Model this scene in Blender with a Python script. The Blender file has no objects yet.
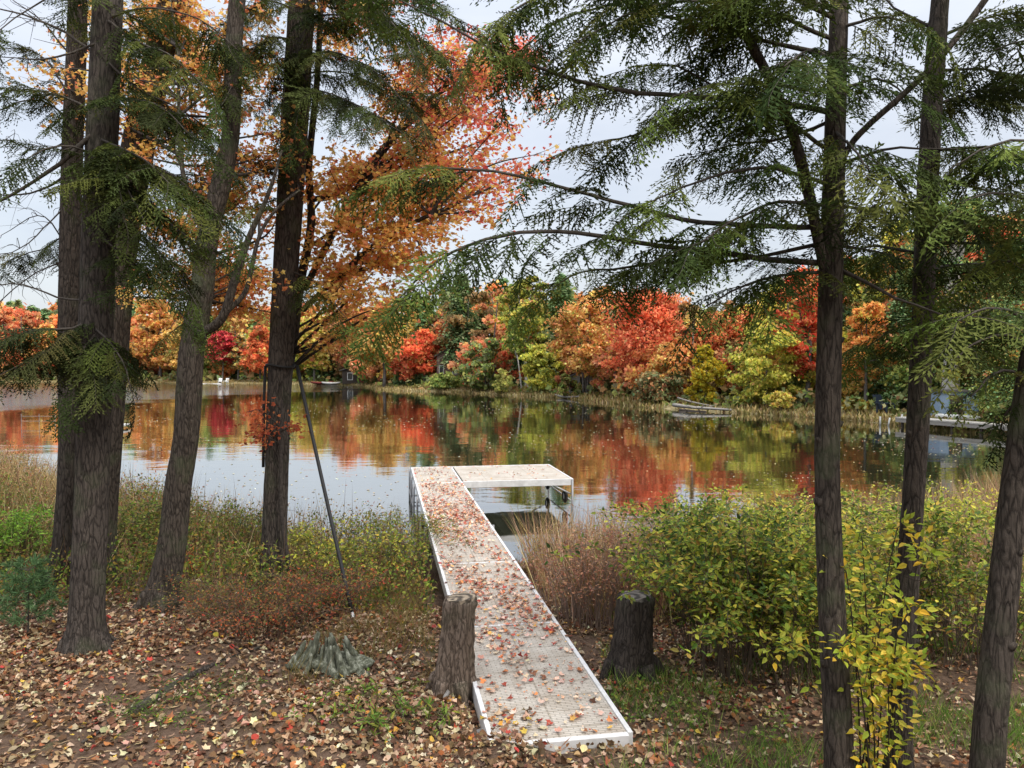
import bpy, math
import numpy as np

rng = np.random.default_rng(11)
S = bpy.context.scene
COL = S.collection
R = math.radians

# ------------------------------------------------------------------ camera, sky, sun, exposure
F, HZ, CH = 760.0, 363.0, 3.9            # focal length in pixels, horizon row, camera height above the water
PITCH = math.atan((384.0 - HZ) / F)
cam = bpy.data.cameras.new('camera')
cam.sensor_width = 36.0
cam.lens = 36.0 * F / 1024.0
cam.clip_start = 0.05
cam.clip_end = 3000.0
camo = bpy.data.objects.new('camera', cam)
COL.objects.link(camo)
camo.location = (0, 0, CH)
camo.rotation_euler = (math.pi / 2 - PITCH, 0, 0)
S.camera = camo

SUN_EL, SUN_AZ = R(48), R(140)           # azimuth clockwise from +Y: behind the camera, to the right
w = bpy.data.worlds.new('World')
S.world = w
w.use_nodes = True
nt = w.node_tree
nt.nodes.clear()
nd = nt.nodes.new
out = nd('ShaderNodeOutputWorld')
sky = nd('ShaderNodeTexSky')
sky.sky_type = 'NISHITA'
sky.sun_disc = False
sky.sun_elevation = SUN_EL
sky.sun_rotation = SUN_AZ
sky.air_density = 1.0
sky.dust_density = 3.0
bg1 = nd('ShaderNodeBackground')
bg1.inputs['Strength'].default_value = 0.05
nt.links.new(sky.outputs[0], bg1.inputs['Color'])
tc = nd('ShaderNodeTexCoord')
sep = nd('ShaderNodeSeparateXYZ')
nt.links.new(tc.outputs['Generated'], sep.inputs[0])
# overcast: the cloud deck is about three times as bright overhead as at the horizon (CIE overcast sky)
mx = nd('ShaderNodeMath'); mx.operation = 'MAXIMUM'; mx.inputs[1].default_value = 0.0
nt.links.new(sep.outputs['Z'], mx.inputs[0])
sq = nd('ShaderNodeMath'); sq.operation = 'POWER'; sq.inputs[1].default_value = 3.0
nt.links.new(mx.outputs[0], sq.inputs[0])
ma = nd('ShaderNodeMath'); ma.operation = 'MULTIPLY_ADD'; ma.inputs[1].default_value = 2.7; ma.inputs[2].default_value = 0.54
nt.links.new(sq.outputs[0], ma.inputs[0])
mp = nd('ShaderNodeMapping')
mp.inputs['Scale'].default_value = (1.5, 1.5, 5.0)
nt.links.new(tc.outputs['Generated'], mp.inputs[0])
nz = nd('ShaderNodeTexNoise')
nz.inputs['Scale'].default_value = 2.2
nz.inputs['Detail'].default_value = 5.0
nz.inputs['Roughness'].default_value = 0.55
nt.links.new(mp.outputs[0], nz.inputs['Vector'])
cr = nd('ShaderNodeValToRGB')
cr.color_ramp.elements[0].position = 0.32
cr.color_ramp.elements[0].color = (0.79, 0.83, 0.91, 1)
cr.color_ramp.elements[1].position = 0.66
cr.color_ramp.elements[1].color = (0.98, 1.0, 1.04, 1)
nt.links.new(nz.outputs['Fac'], cr.inputs[0])
bg2 = nd('ShaderNodeBackground')
nt.links.new(cr.outputs[0], bg2.inputs['Color'])
nt.links.new(ma.outputs[0], bg2.inputs['Strength'])
add = nd('ShaderNodeAddShader')
nt.links.new(bg1.outputs[0], add.inputs[0])
nt.links.new(bg2.outputs[0], add.inputs[1])
nt.links.new(add.outputs[0], out.inputs[0])

sun = bpy.data.lights.new('sun', 'SUN')
sun.energy = 1.9
sun.angle = R(14)
sun.color = (1.0, 0.95, 0.87)
suno = bpy.data.objects.new('sun', sun)
COL.objects.link(suno)
suno.rotation_euler = (math.pi / 2 - SUN_EL, 0, math.pi - SUN_AZ)

S.view_settings.view_transform = 'Standard'
S.view_settings.look = 'None'
S.view_settings.gamma = 1.0
S.view_settings.use_curve_mapping = False
S.view_settings.exposure = 0.3
S.cycles.max_bounces = 6
S.cycles.diffuse_bounces = 3
S.cycles.glossy_bounces = 3
S.cycles.transmission_bounces = 3
S.cycles.caustics_reflective = False
S.cycles.caustics_refractive = False
S.cycles.use_denoising = True

# ------------------------------------------------------------------ helpers
def lin(c):
    c = np.asarray(c, float) / 255.0
    return np.where(c <= 0.04045, c / 12.92, ((c + 0.055) / 1.055) ** 2.4)

def ray(px, py):
    """direction through a pixel with unit forward distance"""
    cx, cy = (px - 512.0) / F, (384.0 - py) / F
    c, s = math.cos(PITCH), math.sin(PITCH)
    v = np.array([cx, c + s * cy, -s + c * cy])
    return v / v[1]

def at(px, py, d):
    return np.array([0, 0, CH]) + ray(px, py) * d

def sm(t):
    t = np.clip(t, 0, 1)
    return t * t * (3 - 2 * t)

def nrm(v):
    return v / np.maximum(np.linalg.norm(v, axis=-1, keepdims=True), 1e-9)

LAKE = np.array([(-3, 15.6), (0.2, 14.6), (2.0, 14.4), (5, 15), (9, 17), (15, 21.5), (20, 27), (24.5, 33), (27.5, 37.5),
                 (26, 41.5), (24.6, 45), (23.4, 51), (20.8, 55), (15.3, 61.8), (11.3, 67), (8.8, 76), (5.3, 84.7), (-1.5, 92.6),
                 (-8.3, 102), (-15.6, 106), (-19.5, 112), (-26, 130), (-30, 134), (-48, 141), (-80, 154), (-130, 160), (-220, 165), (-230, 62),
                 (-60, 54), (-40, 44), (-25, 33), (-15, 25), (-8.5, 19)], float)

def sdf(x, y):
    p = np.stack([np.asarray(x, float), np.asarray(y, float)], -1)
    best = np.full(p.shape[:-1], 1e9)
    inside = np.zeros(p.shape[:-1], bool)
    n = len(LAKE)
    for i in range(n):
        a, b = LAKE[i], LAKE[(i + 1) % n]
        e = b - a
        q = p - a
        t = np.clip((q @ e) / (e @ e), 0, 1)
        best = np.minimum(best, np.hypot(q[..., 0] - t * e[0], q[..., 1] - t * e[1]))
        cond = (a[1] > p[..., 1]) != (b[1] > p[..., 1])
        dy = b[1] - a[1] if b[1] != a[1] else 1e-9
        inside ^= cond & (p[..., 0] < (b[0] - a[0]) * (p[..., 1] - a[1]) / dy + a[0])
    return np.where(inside, -best, best)

def wob(x, y):
    return (0.5 * np.sin(1.7 * x + 0.9 * y) + 0.5 * np.sin(-0.8 * x + 2.3 * y + 1.3) + 0.35 * np.sin(4.1 * x - 3.2 * y)
            + 0.3 * np.sin(3.1 * x + 5.2 * y + 0.4))

def gz(x, y):
    x = np.asarray(x, float); y = np.asarray(y, float)
    s = sdf(x, y) + 0.25 * wob(x * 0.6, y * 0.6)
    nearw = sm((44 - y) / 12) * sm((24 - x) / 4)
    near = 0.62 * sm((s + 0.3) / 7.0) + 0.12 * sm(s / 0.8)
    near = near * 0.9
    far = 0.30 * sm(s / 1.5) + 0.5 * sm(s / 14) + 7.0 * sm((s - 18) / 130)
    z = nearw * near + (1 - nearw) * far
    z = np.where(s < 0, np.maximum(-1.0, s * 0.3), z)
    z = z + np.where(s > 0.5, 1.55 * sm((5.0 - y) / 4.2) * nearw, 0)
    bump = 0.028 * wob(x * 1.2, y * 1.2) + 0.012 * wob(x * 4.3 + 1, y * 4.7)
    mound = 0.20 * np.exp(-(((x + 1.75) / 1.0) ** 2 + ((y - 6.7) / 0.55) ** 2))
    mound += 0.10 * sm((-x - 1.0) / 3) * sm((11 - y) / 3)
    z = z + np.where(s > 0.3, (bump + mound) * sm((30 - y) / 10), 0)
    # the ground under the dock stays below the deck
    q = np.stack([x - 1.016, y - 6.28], -1)
    dx, dy = q @ np.array([0.98549, 0.16977]), q @ np.array([-0.16977, 0.98549])
    z = np.where((dx < .12) & (dx > -1.34) & (dy > .1) & (dy < 17), np.minimum(z, .62), z)
    z = np.where(s > 2, np.maximum(z, (.765 + .055 * sm((-dx - .5) / .4)) * sm((dy + 1.6) / .9) * sm((-.03 - dy) / .06) * sm((dx + 3.2) / 1.5) * sm((1.0 - dx) / .9)), z)
    z = z + np.where(s > 2, .10 * np.exp(-(((dx + 1.25) / .38) ** 2 + ((dy - .05) / .5) ** 2)) * np.where((dx < .12) & (dx > -1.34) & (dy > -.06), .4, 1), 0)
    return z

def gz1(x, y):
    return float(gz(np.array([x]), np.array([y]))[0])

def ground_hit(px, py):
    r = ray(px, py)
    d = np.arange(2.5, 200, 0.02)
    p = r[None] * d[:, None] + np.array([0, 0, CH])
    h = gz(p[:, 0], p[:, 1])
    k = np.argmax(p[:, 2] < np.maximum(h, 0))
    return p[k] if p[k, 2] < max(h[k], 0) + 1e-6 else p[-1]

class Geo:
    def __init__(s):
        s.v, s.f, s.c, s.n = [], [], [], 0
    def add(s, v, f, c=None):
        v = np.asarray(v, float).reshape(-1, 3)
        s.v.append(v)
        if isinstance(f, np.ndarray):
            s.f.append(f + s.n)
        else:
            by = {}
            for q in f:
                by.setdefault(len(q), []).append(q)
            for k in by:
                s.f.append(np.array(by[k], int) + s.n)
        if c is None:
            c = np.ones((len(v), 3)) * 0.5
        c = np.broadcast_to(np.asarray(c, float), (len(v), 3))
        s.c.append(c)
        s.n += len(v)
    def box(s, lo, hi, c=None, basis=None, org=None):
        (a, b, e), (p, q, r) = lo, hi
        v = np.array([(x, y, z) for x in (a, p) for y in (b, q) for z in (e, r)], float)
        if basis is not None:
            v = v @ np.asarray(basis) + np.asarray(org)
        s.add(v, np.array([(0, 1, 3, 2), (4, 6, 7, 5), (0, 4, 5, 1), (2, 3, 7, 6), (0, 2, 6, 4), (1, 5, 7, 3)]), c)
    def tube(s, pts, rad, sides=8, c=None, rough=0.0, flute=0.0, cap=True, seed=0):
        P = np.asarray(pts, float)
        rad = np.broadcast_to(np.asarray(rad, float), (len(P),))
        T = nrm(np.gradient(P, axis=0))
        up = np.array([0, 0, 1.0]) if abs(T[0, 2]) < 0.9 else np.array([1.0, 0, 0])
        u = nrm(np.cross(T[0], up))
        ang = np.arange(sides) / sides * 2 * math.pi
        r_ = np.random.default_rng(seed)
        ph = r_.uniform(0, 6.28, 6)
        V = []
        for i in range(len(P)):
            u = nrm(u - T[i] * (u @ T[i]))
            v = np.cross(T[i], u)
            k = np.ones(sides)
            if flute:
                k += flute * (np.sin(3 * ang + ph[0] + 0.04 * i) + 0.7 * np.sin(5 * ang + ph[1] - 0.05 * i) + 0.5 * np.sin(8 * ang + ph[2] + 0.1 * i))
            if rough:
                k += rough * r_.normal(size=sides)
            V.append(P[i] + rad[i] * k[:, None] * (np.cos(ang)[:, None] * u + np.sin(ang)[:, None] * v))
        V = np.concatenate(V)
        n = len(P)
        i, j = np.meshgrid(np.arange(n - 1), np.arange(sides), indexing='ij')
        a = (i * sides + j).ravel(); b = (i * sides + (j + 1) % sides).ravel()
        f = np.stack([a, b, b + sides, a + sides], 1)
        if cap:
            s.add(V, [tuple(q) for q in f] + [tuple(range(sides))[::-1], tuple(range((n - 1) * sides, n * sides))], c)
        else:
            s.add(V, f, c)
    def inst(s, tv, tf, pos, fwd, up, size, col):
        """many copies of a template: its +Y along fwd, its +Z near up"""
        fwd = nrm(fwd)
        x = nrm(np.cross(fwd, up))
        z = np.cross(x, fwd)
        size = np.broadcast_to(np.asarray(size, float), (len(pos),))
        M = np.stack([x, fwd, z], 1) * size[:, None, None]
        V = np.einsum('kc,ncd->nkd', tv, M) + pos[:, None, :]
        n, k = len(pos), len(tv)
        f = tf[None] + (np.arange(n) * k)[:, None, None]
        s.add(V.reshape(-1, 3), f.reshape(-1, tf.shape[1]), np.repeat(col, k, 0))
    def build(s, name, mat, parent=None, smooth=False, bevel=0):
        V = np.concatenate(s.v); C = np.concatenate(s.c)
        if parent is not None:
            p = parent
            off = np.zeros(3)
            while p is not None:
                off += np.array(p.location); p = p.parent
            V = V - off
        me = bpy.data.meshes.new(name)
        me.vertices.add(len(V))
        me.vertices.foreach_set('co', V.astype(np.float32).ravel())
        loops = np.concatenate([f.ravel() for f in s.f])
        sizes = np.concatenate([np.full(len(f), f.shape[1]) for f in s.f])
        me.loops.add(len(loops))
        me.loops.foreach_set('vertex_index', loops.astype(np.int32))
        me.polygons.add(len(sizes))
        me.polygons.foreach_set('loop_start', np.concatenate([[0], np.cumsum(sizes)[:-1]]).astype(np.int32))
        me.polygons.foreach_set('use_smooth', np.full(len(sizes), bool(smooth)))
        at_ = me.attributes.new('Col', 'FLOAT_COLOR', 'POINT')
        at_.data.foreach_set('color', np.concatenate([C, np.ones((len(C), 1))], 1).astype(np.float32).ravel())
        me.update(calc_edges=True)
        me.validate()
        me.materials.append(mat)
        o = bpy.data.objects.new(name, me)
        COL.objects.link(o)
        if parent is not None:
            o.parent = parent
        if bevel:
            m = o.modifiers.new('bevel', 'BEVEL'); m.width = bevel; m.segments = 2; m.limit_method = 'ANGLE'
        return o

def tag(o, label, cat, group=None):
    o['label'] = label
    o['category'] = cat
    if group:
        o['group'] = group
    return o

def thing(name, label, cat, loc, group=None):
    o = bpy.data.objects.new(name, None)
    o.empty_display_size = 0.2
    COL.objects.link(o)
    o.location = tuple(float(q) for q in loc)
    return tag(o, label, cat, group)

def kind(o, k):
    o['kind'] = k
    return o

def smooth_path(pts, n):
    """Catmull-Rom through the points"""
    P = np.asarray(pts, float)
    if len(P) == 2:
        t = np.linspace(0, 1, n)[:, None]
        return P[0] * (1 - t) + P[1] * t
    Q = np.vstack([2 * P[0] - P[1], P, 2 * P[-1] - P[-2]])
    m = len(P) - 1
    o_ = []
    for t in np.linspace(0, m, n):
        i = min(int(t), m - 1)
        f = t - i
        a, b, c, d = Q[i], Q[i + 1], Q[i + 2], Q[i + 3]
        o_.append(0.5 * (2 * b + (c - a) * f + (2 * a - 5 * b + 4 * c - d) * f * f + (3 * b - a - 3 * c + d) * f ** 3))
    return np.array(o_)

def pick(pal, n, jit=0.12, wts=None):
    pal = np.array([lin(c) for c in pal])
    k = rng.choice(len(pal), n, p=wts)
    return np.clip(pal[k] * (1 + rng.normal(size=(n, 1)) * jit) * (1 + rng.normal(size=(n, 3)) * jit * 0.35), 0.003, 0.9)

# ---- leaf templates (stalk at the origin, tip towards +Y)
def maple_tpl(curl, side):
    a = [90, 57, 25, -5, -38, -90, 218, 185, 155, 123]
    r_ = [.58, .33, .52, .36, .42, .22, .42, .36, .52, .33]
    v = np.array([(q * math.cos(R(t)), .42 + q * math.sin(R(t)), 0) for t, q in zip(a, r_)])
    v[:, 2] = curl * (v[:, 1] - 0.3) ** 2 + side * v[:, 0] ** 2
    v = np.vstack([v, [0, .40, -0.03]])
    f = np.array([(10, i, (i + 1) % 10) for i in range(9, -1, -1)])
    f = f[:, [0, 2, 1]]
    return v, f
MAPLE = [maple_tpl(0.35, 0.5), maple_tpl(-0.4, 0.9), maple_tpl(0.9, -0.5), maple_tpl(0.1, 1.6)]
def curled(w, c, sd):
    v = np.array([(0, 0, 0), (.3 * w, .2, sd), (.42 * w, .5, sd * 1.4), (.25 * w, .8, sd + c * .5), (0, 1, c), (-.28 * w, .78, sd + c * .5), (-.40 * w, .45, sd * 1.2), (-.26 * w, .2, sd), (0, .5, -.05)], float)
    return v, np.array([(8, i, (i + 1) % 8) for i in range(8)])
LEAVES = MAPLE + [curled(1.1, .35, .22), curled(.8, -.3, .3), curled(1.3, .15, -.12)]
OV = (np.array([(0, 0, 0), (.24, .28, .07), (.2, .62, .06), (0, 1, -.08), (-.2, .62, .06), (-.24, .28, .07)], float),
      np.array([(0, 1, 2, 3), (0, 3, 4, 5)]))
LANCE = (np.array([(0, 0, 0), (.11, .3, .03), (.09, .65, .02), (0, 1, -.1), (-.09, .65, .02), (-.11, .3, .03)], float),
         np.array([(0, 1, 2, 3), (0, 3, 4, 5)]))
NEED = (np.array([(0, 0, 0), (.19, .45, .02), (0, 1, -.03), (-.19, .45, .02)], float), np.array([(0, 1, 2, 3)]))
CLUMP = (np.array([(-.1, -.5, 0), (.42, -.3, .12), (.3, .1, -.05), (.5, .45, .1), (0, .35, 0), (-.4, .5, -.1), (-.35, 0, .08)], float) ,
         np.array([(0, 1, 2, 3, 4, 5, 6)]))
BLADE = (np.array([(-.5, 0, 0), (.5, 0, 0), (.4, .45, .04), (-.4, .45, .04), (.02, 1, .22), (-.02, 1, .22)], float),
         np.array([(0, 1, 2, 3), (3, 2, 4, 5)]))

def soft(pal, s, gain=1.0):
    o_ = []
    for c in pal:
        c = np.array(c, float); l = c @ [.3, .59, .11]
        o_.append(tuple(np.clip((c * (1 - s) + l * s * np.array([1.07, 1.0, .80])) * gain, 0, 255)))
    return o_

def rdir(n, flat=1.0):
    v = rng.normal(size=(n, 3)); v[:, 2] *= flat
    return nrm(v)

# ------------------------------------------------------------------ materials
def mat(name):
    m = bpy.data.materials.new(name)
    m.use_nodes = True
    t = m.node_tree
    return m, t, t.nodes['Principled BSDF'], t.nodes['Material Output']

def N(t, typ, **kw):
    n = t.nodes.new(typ)
    for k, v in kw.items():
        if k.startswith('i_'):
            n.inputs[k[2:].replace('_', ' ')].default_value = v
        else:
            setattr(n, k, v)
    return n

def leaf_mat(name, trans=0.35, rough=0.6, spec=0.25):
    m, t, b, o = mat(name)
    a = N(t, 'ShaderNodeAttribute', attribute_name='Col')
    b.inputs['Roughness'].default_value = rough
    b.inputs['Specular IOR Level'].default_value = spec
    t.links.new(a.outputs['Color'], b.inputs['Base Color'])
    if trans:
        tr = N(t, 'ShaderNodeBsdfTranslucent')
        t.links.new(a.outputs['Color'], tr.inputs['Color'])
        mxs = N(t, 'ShaderNodeMixShader')
        mxs.inputs[0].default_value = trans
        t.links.new(b.outputs[0], mxs.inputs[1])
        t.links.new(tr.outputs[0], mxs.inputs[2])
        t.links.new(mxs.outputs[0], o.inputs[0])
    return m

def noise_mat(name, cols, scale, rough=0.8, bump=0.3, vec=(1, 1, 1), detail=6, dist=0.03, spec=0.2, metal=0.0, pos=None):
    m, t, b, o = mat(name)
    c = N(t, 'ShaderNodeTexCoord')
    mp_ = N(t, 'ShaderNodeMapping')
    mp_.inputs['Scale'].default_value = vec
    t.links.new(c.outputs['Object'], mp_.inputs[0])
    n = N(t, 'ShaderNodeTexNoise', i_Scale=scale, i_Detail=detail, i_Roughness=0.62)
    t.links.new(mp_.outputs[0], n.inputs['Vector'])
    r = N(t, 'ShaderNodeValToRGB')
    k = len(cols)
    while len(r.color_ramp.elements) < k:
        r.color_ramp.elements.new(0.5)
    for i, q in enumerate(cols):
        r.color_ramp.elements[i].position = (pos[i] if pos else 0.3 + 0.42 * i / max(1, k - 1))
        r.color_ramp.elements[i].color = (*q, 1)
    t.links.new(n.outputs['Fac'], r.inputs[0])
    t.links.new(r.outputs[0], b.inputs['Base Color'])
    b.inputs['Roughness'].default_value = rough
    b.inputs['Specular IOR Level'].default_value = spec
    b.inputs['Metallic'].default_value = metal
    if bump:
        bp = N(t, 'ShaderNodeBump', i_Strength=bump, i_Distance=dist)
        t.links.new(n.outputs['Fac'], bp.inputs['Height'])
        t.links.new(bp.outputs[0], b.inputs['Normal'])
    return m

def bark_mat(name, dark, light, moss=0.0):
    m, t, b, o = mat(name)
    c = N(t, 'ShaderNodeTexCoord')
    mp_ = N(t, 'ShaderNodeMapping')
    mp_.inputs['Scale'].default_value = (1, 1, 0.26)
    t.links.new(c.outputs['Object'], mp_.inputs[0])
    n = N(t, 'ShaderNodeTexNoise', i_Scale=34.0, i_Detail=8.0, i_Roughness=0.7, i_Distortion=1.0)
    t.links.new(mp_.outputs[0], n.inputs['Vector'])
    v = N(t, 'ShaderNodeTexVoronoi', feature='DISTANCE_TO_EDGE', i_Scale=24.0)
    mp2 = N(t, 'ShaderNodeMapping'); mp2.inputs['Scale'].default_value = (1, 1, 0.2)
    t.links.new(c.outputs['Object'], mp2.inputs[0])
    wv = N(t, 'ShaderNodeTexNoise', i_Scale=11.0, i_Detail=4.0); t.links.new(mp2.outputs[0], wv.inputs['Vector'])
    va = N(t, 'ShaderNodeVectorMath', operation='MULTIPLY_ADD'); va.inputs[1].default_value = (.11, .11, .11)
    t.links.new(wv.outputs['Color'], va.inputs[0]); t.links.new(mp2.outputs[0], va.inputs[2])
    t.links.new(va.outputs[0], v.inputs['Vector'])
    big = N(t, 'ShaderNodeTexNoise', i_Scale=3.0, i_Detail=5.0)
    t.links.new(c.outputs['Object'], big.inputs['Vector'])
    ve = N(t, 'ShaderNodeMath', operation='MULTIPLY'); ve.inputs[1].default_value = 5.0; ve.use_clamp = True
    t.links.new(v.outputs['Distance'], ve.inputs[0])
    h = N(t, 'ShaderNodeMath', operation='MULTIPLY')
    t.links.new(ve.outputs[0], h.inputs[0]); t.links.new(n.outputs['Fac'], h.inputs[1])
    h2 = N(t, 'ShaderNodeMath', operation='ADD')
    t.links.new(h.outputs[0], h2.inputs[0]); t.links.new(n.outputs['Fac'], h2.inputs[1])
    r = N(t, 'ShaderNodeValToRGB')
    r.color_ramp.elements[0].position = 0.35; r.color_ramp.elements[0].color = (*dark, 1)
    r.color_ramp.elements[1].position = 1.0; r.color_ramp.elements[1].color = (*light, 1)
    t.links.new(h2.outputs[0], r.inputs[0])
    mixc = N(t, 'ShaderNodeMix', data_type='RGBA')
    rm = N(t, 'ShaderNodeValToRGB')
    rm.color_ramp.elements[0].position = 0.52; rm.color_ramp.elements[0].color = (0, 0, 0, 1)
    rm.color_ramp.elements[1].position = 0.72; rm.color_ramp.elements[1].color = (1, 1, 1, 1)
    t.links.new(big.outputs['Fac'], rm.inputs[0])
    mu = N(t, 'ShaderNodeMath', operation='MULTIPLY'); mu.inputs[1].default_value = moss
    t.links.new(rm.outputs[0], mu.inputs[0])
    t.links.new(mu.outputs[0], mixc.inputs['Factor'])
    t.links.new(r.outputs[0], mixc.inputs['A'])
    mixc.inputs['B'].default_value = (0.10, 0.12, 0.06, 1)
    t.links.new(mixc.outputs['Result'], b.inputs['Base Color'])
    b.inputs['Roughness'].default_value = 0.9
    b.inputs['Specular IOR Level'].default_value = 0.15
    bp = N(t, 'ShaderNodeBump', i_Strength=0.9, i_Distance=0.02)
    t.links.new(h2.outputs[0], bp.inputs['Height'])
    t.links.new(bp.outputs[0], b.inputs['Normal'])
    return m

def plain(name, col, rough=0.6, metal=0.0, spec=0.3):
    return noise_mat(name, [tuple(np.array(col) * 0.82), tuple(np.clip(np.array(col) * 1.1, 0, 0.9))], 9.0, rough, 0.1, dist=0.004, spec=spec, metal=metal)

M_LEAF = leaf_mat('maple_leaf', 0.58, 0.7, 0.1)
M_FALL = leaf_mat('fallen_leaf', 0.12, 0.7, 0.2)
M_NEED = leaf_mat('hemlock_needles', 0.22, 0.75, 0.06)
M_BUSH = leaf_mat('bush_leaf', 0.38, 0.55, 0.2)
M_FAR = leaf_mat('far_foliage', 0.42, 0.85, 0.05)
M_STALK = leaf_mat('dry_stalks', 0.15, 0.8, 0.1)
M_TWIG = noise_mat('twig_bark', [(.032, .026, .021), (.10, .084, .068)], 30, 0.9, 0.2)
M_BARK_G = bark_mat('grey_bark', (.011, .009, .0075), (.095, .078, .065), 0.35)
M_BARK_D = bark_mat('dark_bark', (.010, .008, .0065), (.075, .060, .049), 0.2)
M_BARK_M = bark_mat('mossy_bark', (.014, .011, .0085), (.098, .079, .063), 0.6)
M_FARBARK = noise_mat('far_bark', [(.06, .05, .045), (.20, .18, .165)], 6, 0.9, 0)
M_BIRCH = noise_mat('pale_bark', [(.25, .23, .21), (.55, .52, .48)], 3, 0.8, 0)

# ground
m, t, b, o = mat('forest_floor')
c = N(t, 'ShaderNodeTexCoord')
n1 = N(t, 'ShaderNodeTexNoise', i_Scale=1.1, i_Detail=8.0, i_Roughness=0.65)
n2 = N(t, 'ShaderNodeTexNoise', i_Scale=28.0, i_Detail=6.0, i_Roughness=0.7)
n3 = N(t, 'ShaderNodeTexNoise', i_Scale=0.8, i_Detail=6.0, i_Roughness=0.7)
vo = N(t, 'ShaderNodeTexVoronoi', i_Scale=17.0)
for q in (n1, n2, n3, vo):
    t.links.new(c.outputs['Object'], q.inputs['Vector'])
ra = N(t, 'ShaderNodeValToRGB')
ra.color_ramp.elements[0].position = 0.3; ra.color_ramp.elements[0].color = (.030, .020, .013, 1)
ra.color_ramp.elements[1].position = 0.75; ra.color_ramp.elements[1].color = (.17, .115, .08, 1)
t.links.new(n2.outputs['Fac'], ra.inputs[0])
rb = N(t, 'ShaderNodeValToRGB')
rb.color_ramp.elements[0].position = 0.0; rb.color_ramp.elements[0].color = (.20, .13, .09, 1)
rb.color_ramp.elements[1].position = 1.0; rb.color_ramp.elements[1].color = (.07, .042, .028, 1)
t.links.new(vo.outputs['Color'], rb.inputs[0])
mA = N(t, 'ShaderNodeMix', data_type='RGBA'); mA.inputs['Factor'].default_value = 0.45
t.links.new(ra.outputs[0], mA.inputs['A']); t.links.new(rb.outputs[0], mA.inputs['B'])
rg = N(t, 'ShaderNodeValToRGB')
rg.color_ramp.elements[0].position = 0.56; rg.color_ramp.elements[0].color = (0, 0, 0, 1)
rg.color_ramp.elements[1].position = 0.68; rg.color_ramp.elements[1].color = (.8, .8, .8, 1)
t.links.new(n3.outputs['Fac'], rg.inputs[0])
rgc = N(t, 'ShaderNodeValToRGB')
rgc.color_ramp.elements[0].color = (.025, .035, .012, 1); rgc.color_ramp.elements[1].color = (.10, .12, .04, 1)
t.links.new(n2.outputs['Fac'], rgc.inputs[0])
mB = N(t, 'ShaderNodeMix', data_type='RGBA')
t.links.new(rg.outputs[0], mB.inputs['Factor']); t.links.new(mA.outputs['Result'], mB.inputs['A']); t.links.new(rgc.outputs[0], mB.inputs['B'])
# far banks are dry grass
sp = N(t, 'ShaderNodeSeparateXYZ'); t.links.new(c.outputs['Object'], sp.inputs[0])
mr = N(t, 'ShaderNodeMapRange'); mr.inputs['From Min'].default_value = 26; mr.inputs['From Max'].default_value = 40
t.links.new(sp.outputs['Y'], mr.inputs['Value'])
rd = N(t, 'ShaderNodeValToRGB')
rd.color_ramp.elements[0].position = 0.3; rd.color_ramp.elements[0].color = (.16, .13, .06, 1)
rd.color_ramp.elements[1].position = 0.7; rd.color_ramp.elements[1].color = (.33, .27, .15, 1)
t.links.new(n1.outputs['Fac'], rd.inputs[0])
mC = N(t, 'ShaderNodeMix', data_type='RGBA')
t.links.new(mr.outputs[0], mC.inputs['Factor']); t.links.new(mB.outputs['Result'], mC.inputs['A']); t.links.new(rd.outputs[0], mC.inputs['B'])
t.links.new(mC.outputs['Result'], b.inputs['Base Color'])
b.inputs['Roughness'].default_value = 0.95
b.inputs['Specular IOR Level'].default_value = 0.1
bp = N(t, 'ShaderNodeBump', i_Strength=0.8, i_Distance=0.03)
t.links.new(n2.outputs['Fac'], bp.inputs['Height']); t.links.new(bp.outputs[0], b.inputs['Normal'])
M_GROUND = m

# water: still near the dock, wind-ruffled far out on the left
m, t, b, o = mat('lake_water')
c = N(t, 'ShaderNodeTexCoord')
sp = N(t, 'ShaderNodeSeparateXYZ'); t.links.new(c.outputs['Object'], sp.inputs[0])
mpn = N(t, 'ShaderNodeMapping'); mpn.inputs['Scale'].default_value = (.35, 1.6, 1); t.links.new(c.outputs['Object'], mpn.inputs[0])
wn = N(t, 'ShaderNodeTexNoise', i_Scale=0.08, i_Detail=5.0); t.links.new(mpn.outputs[0], wn.inputs['Vector'])
my = N(t, 'ShaderNodeMath', operation='MULTIPLY_ADD'); my.inputs[1].default_value = 110.0
t.links.new(wn.outputs['Fac'], my.inputs[0]); t.links.new(sp.outputs['Y'], my.inputs[2])
mxx = N(t, 'ShaderNodeMath', operation='MULTIPLY_ADD'); mxx.inputs[1].default_value = -3.0
t.links.new(sp.outputs['X'], mxx.inputs[0]); t.links.new(my.outputs[0], mxx.inputs[2])
mr = N(t, 'ShaderNodeMapRange'); mr.inputs['From Min'].default_value = 236; mr.inputs['From Max'].default_value = 262
t.links.new(mxx.outputs[0], mr.inputs['Value'])
b.inputs['Base Color'].default_value = (.022, .024, .014, 1)
b.inputs['Coat Weight'].default_value = 1.0
b.inputs['Coat IOR'].default_value = 1.6
b.inputs['Coat Roughness'].default_value = .03
b.inputs['IOR'].default_value = 1.55
rr = N(t, 'ShaderNodeMapRange'); rr.inputs['To Min'].default_value = 0.03; rr.inputs['To Max'].default_value = 0.10
t.links.new(mr.outputs[0], rr.inputs['Value']); t.links.new(rr.outputs[0], b.inputs['Roughness'])
ri = N(t, 'ShaderNodeMapRange'); ri.inputs['To Min'].default_value = 1.55; ri.inputs['To Max'].default_value = 2.2
t.links.new(mr.outputs[0], ri.inputs['Value']); t.links.new(ri.outputs[0], b.inputs['IOR'])
mpw = N(t, 'ShaderNodeMapping'); mpw.inputs['Scale'].default_value = (1.0, 1.7, 1)
t.links.new(c.outputs['Object'], mpw.inputs[0])
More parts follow.
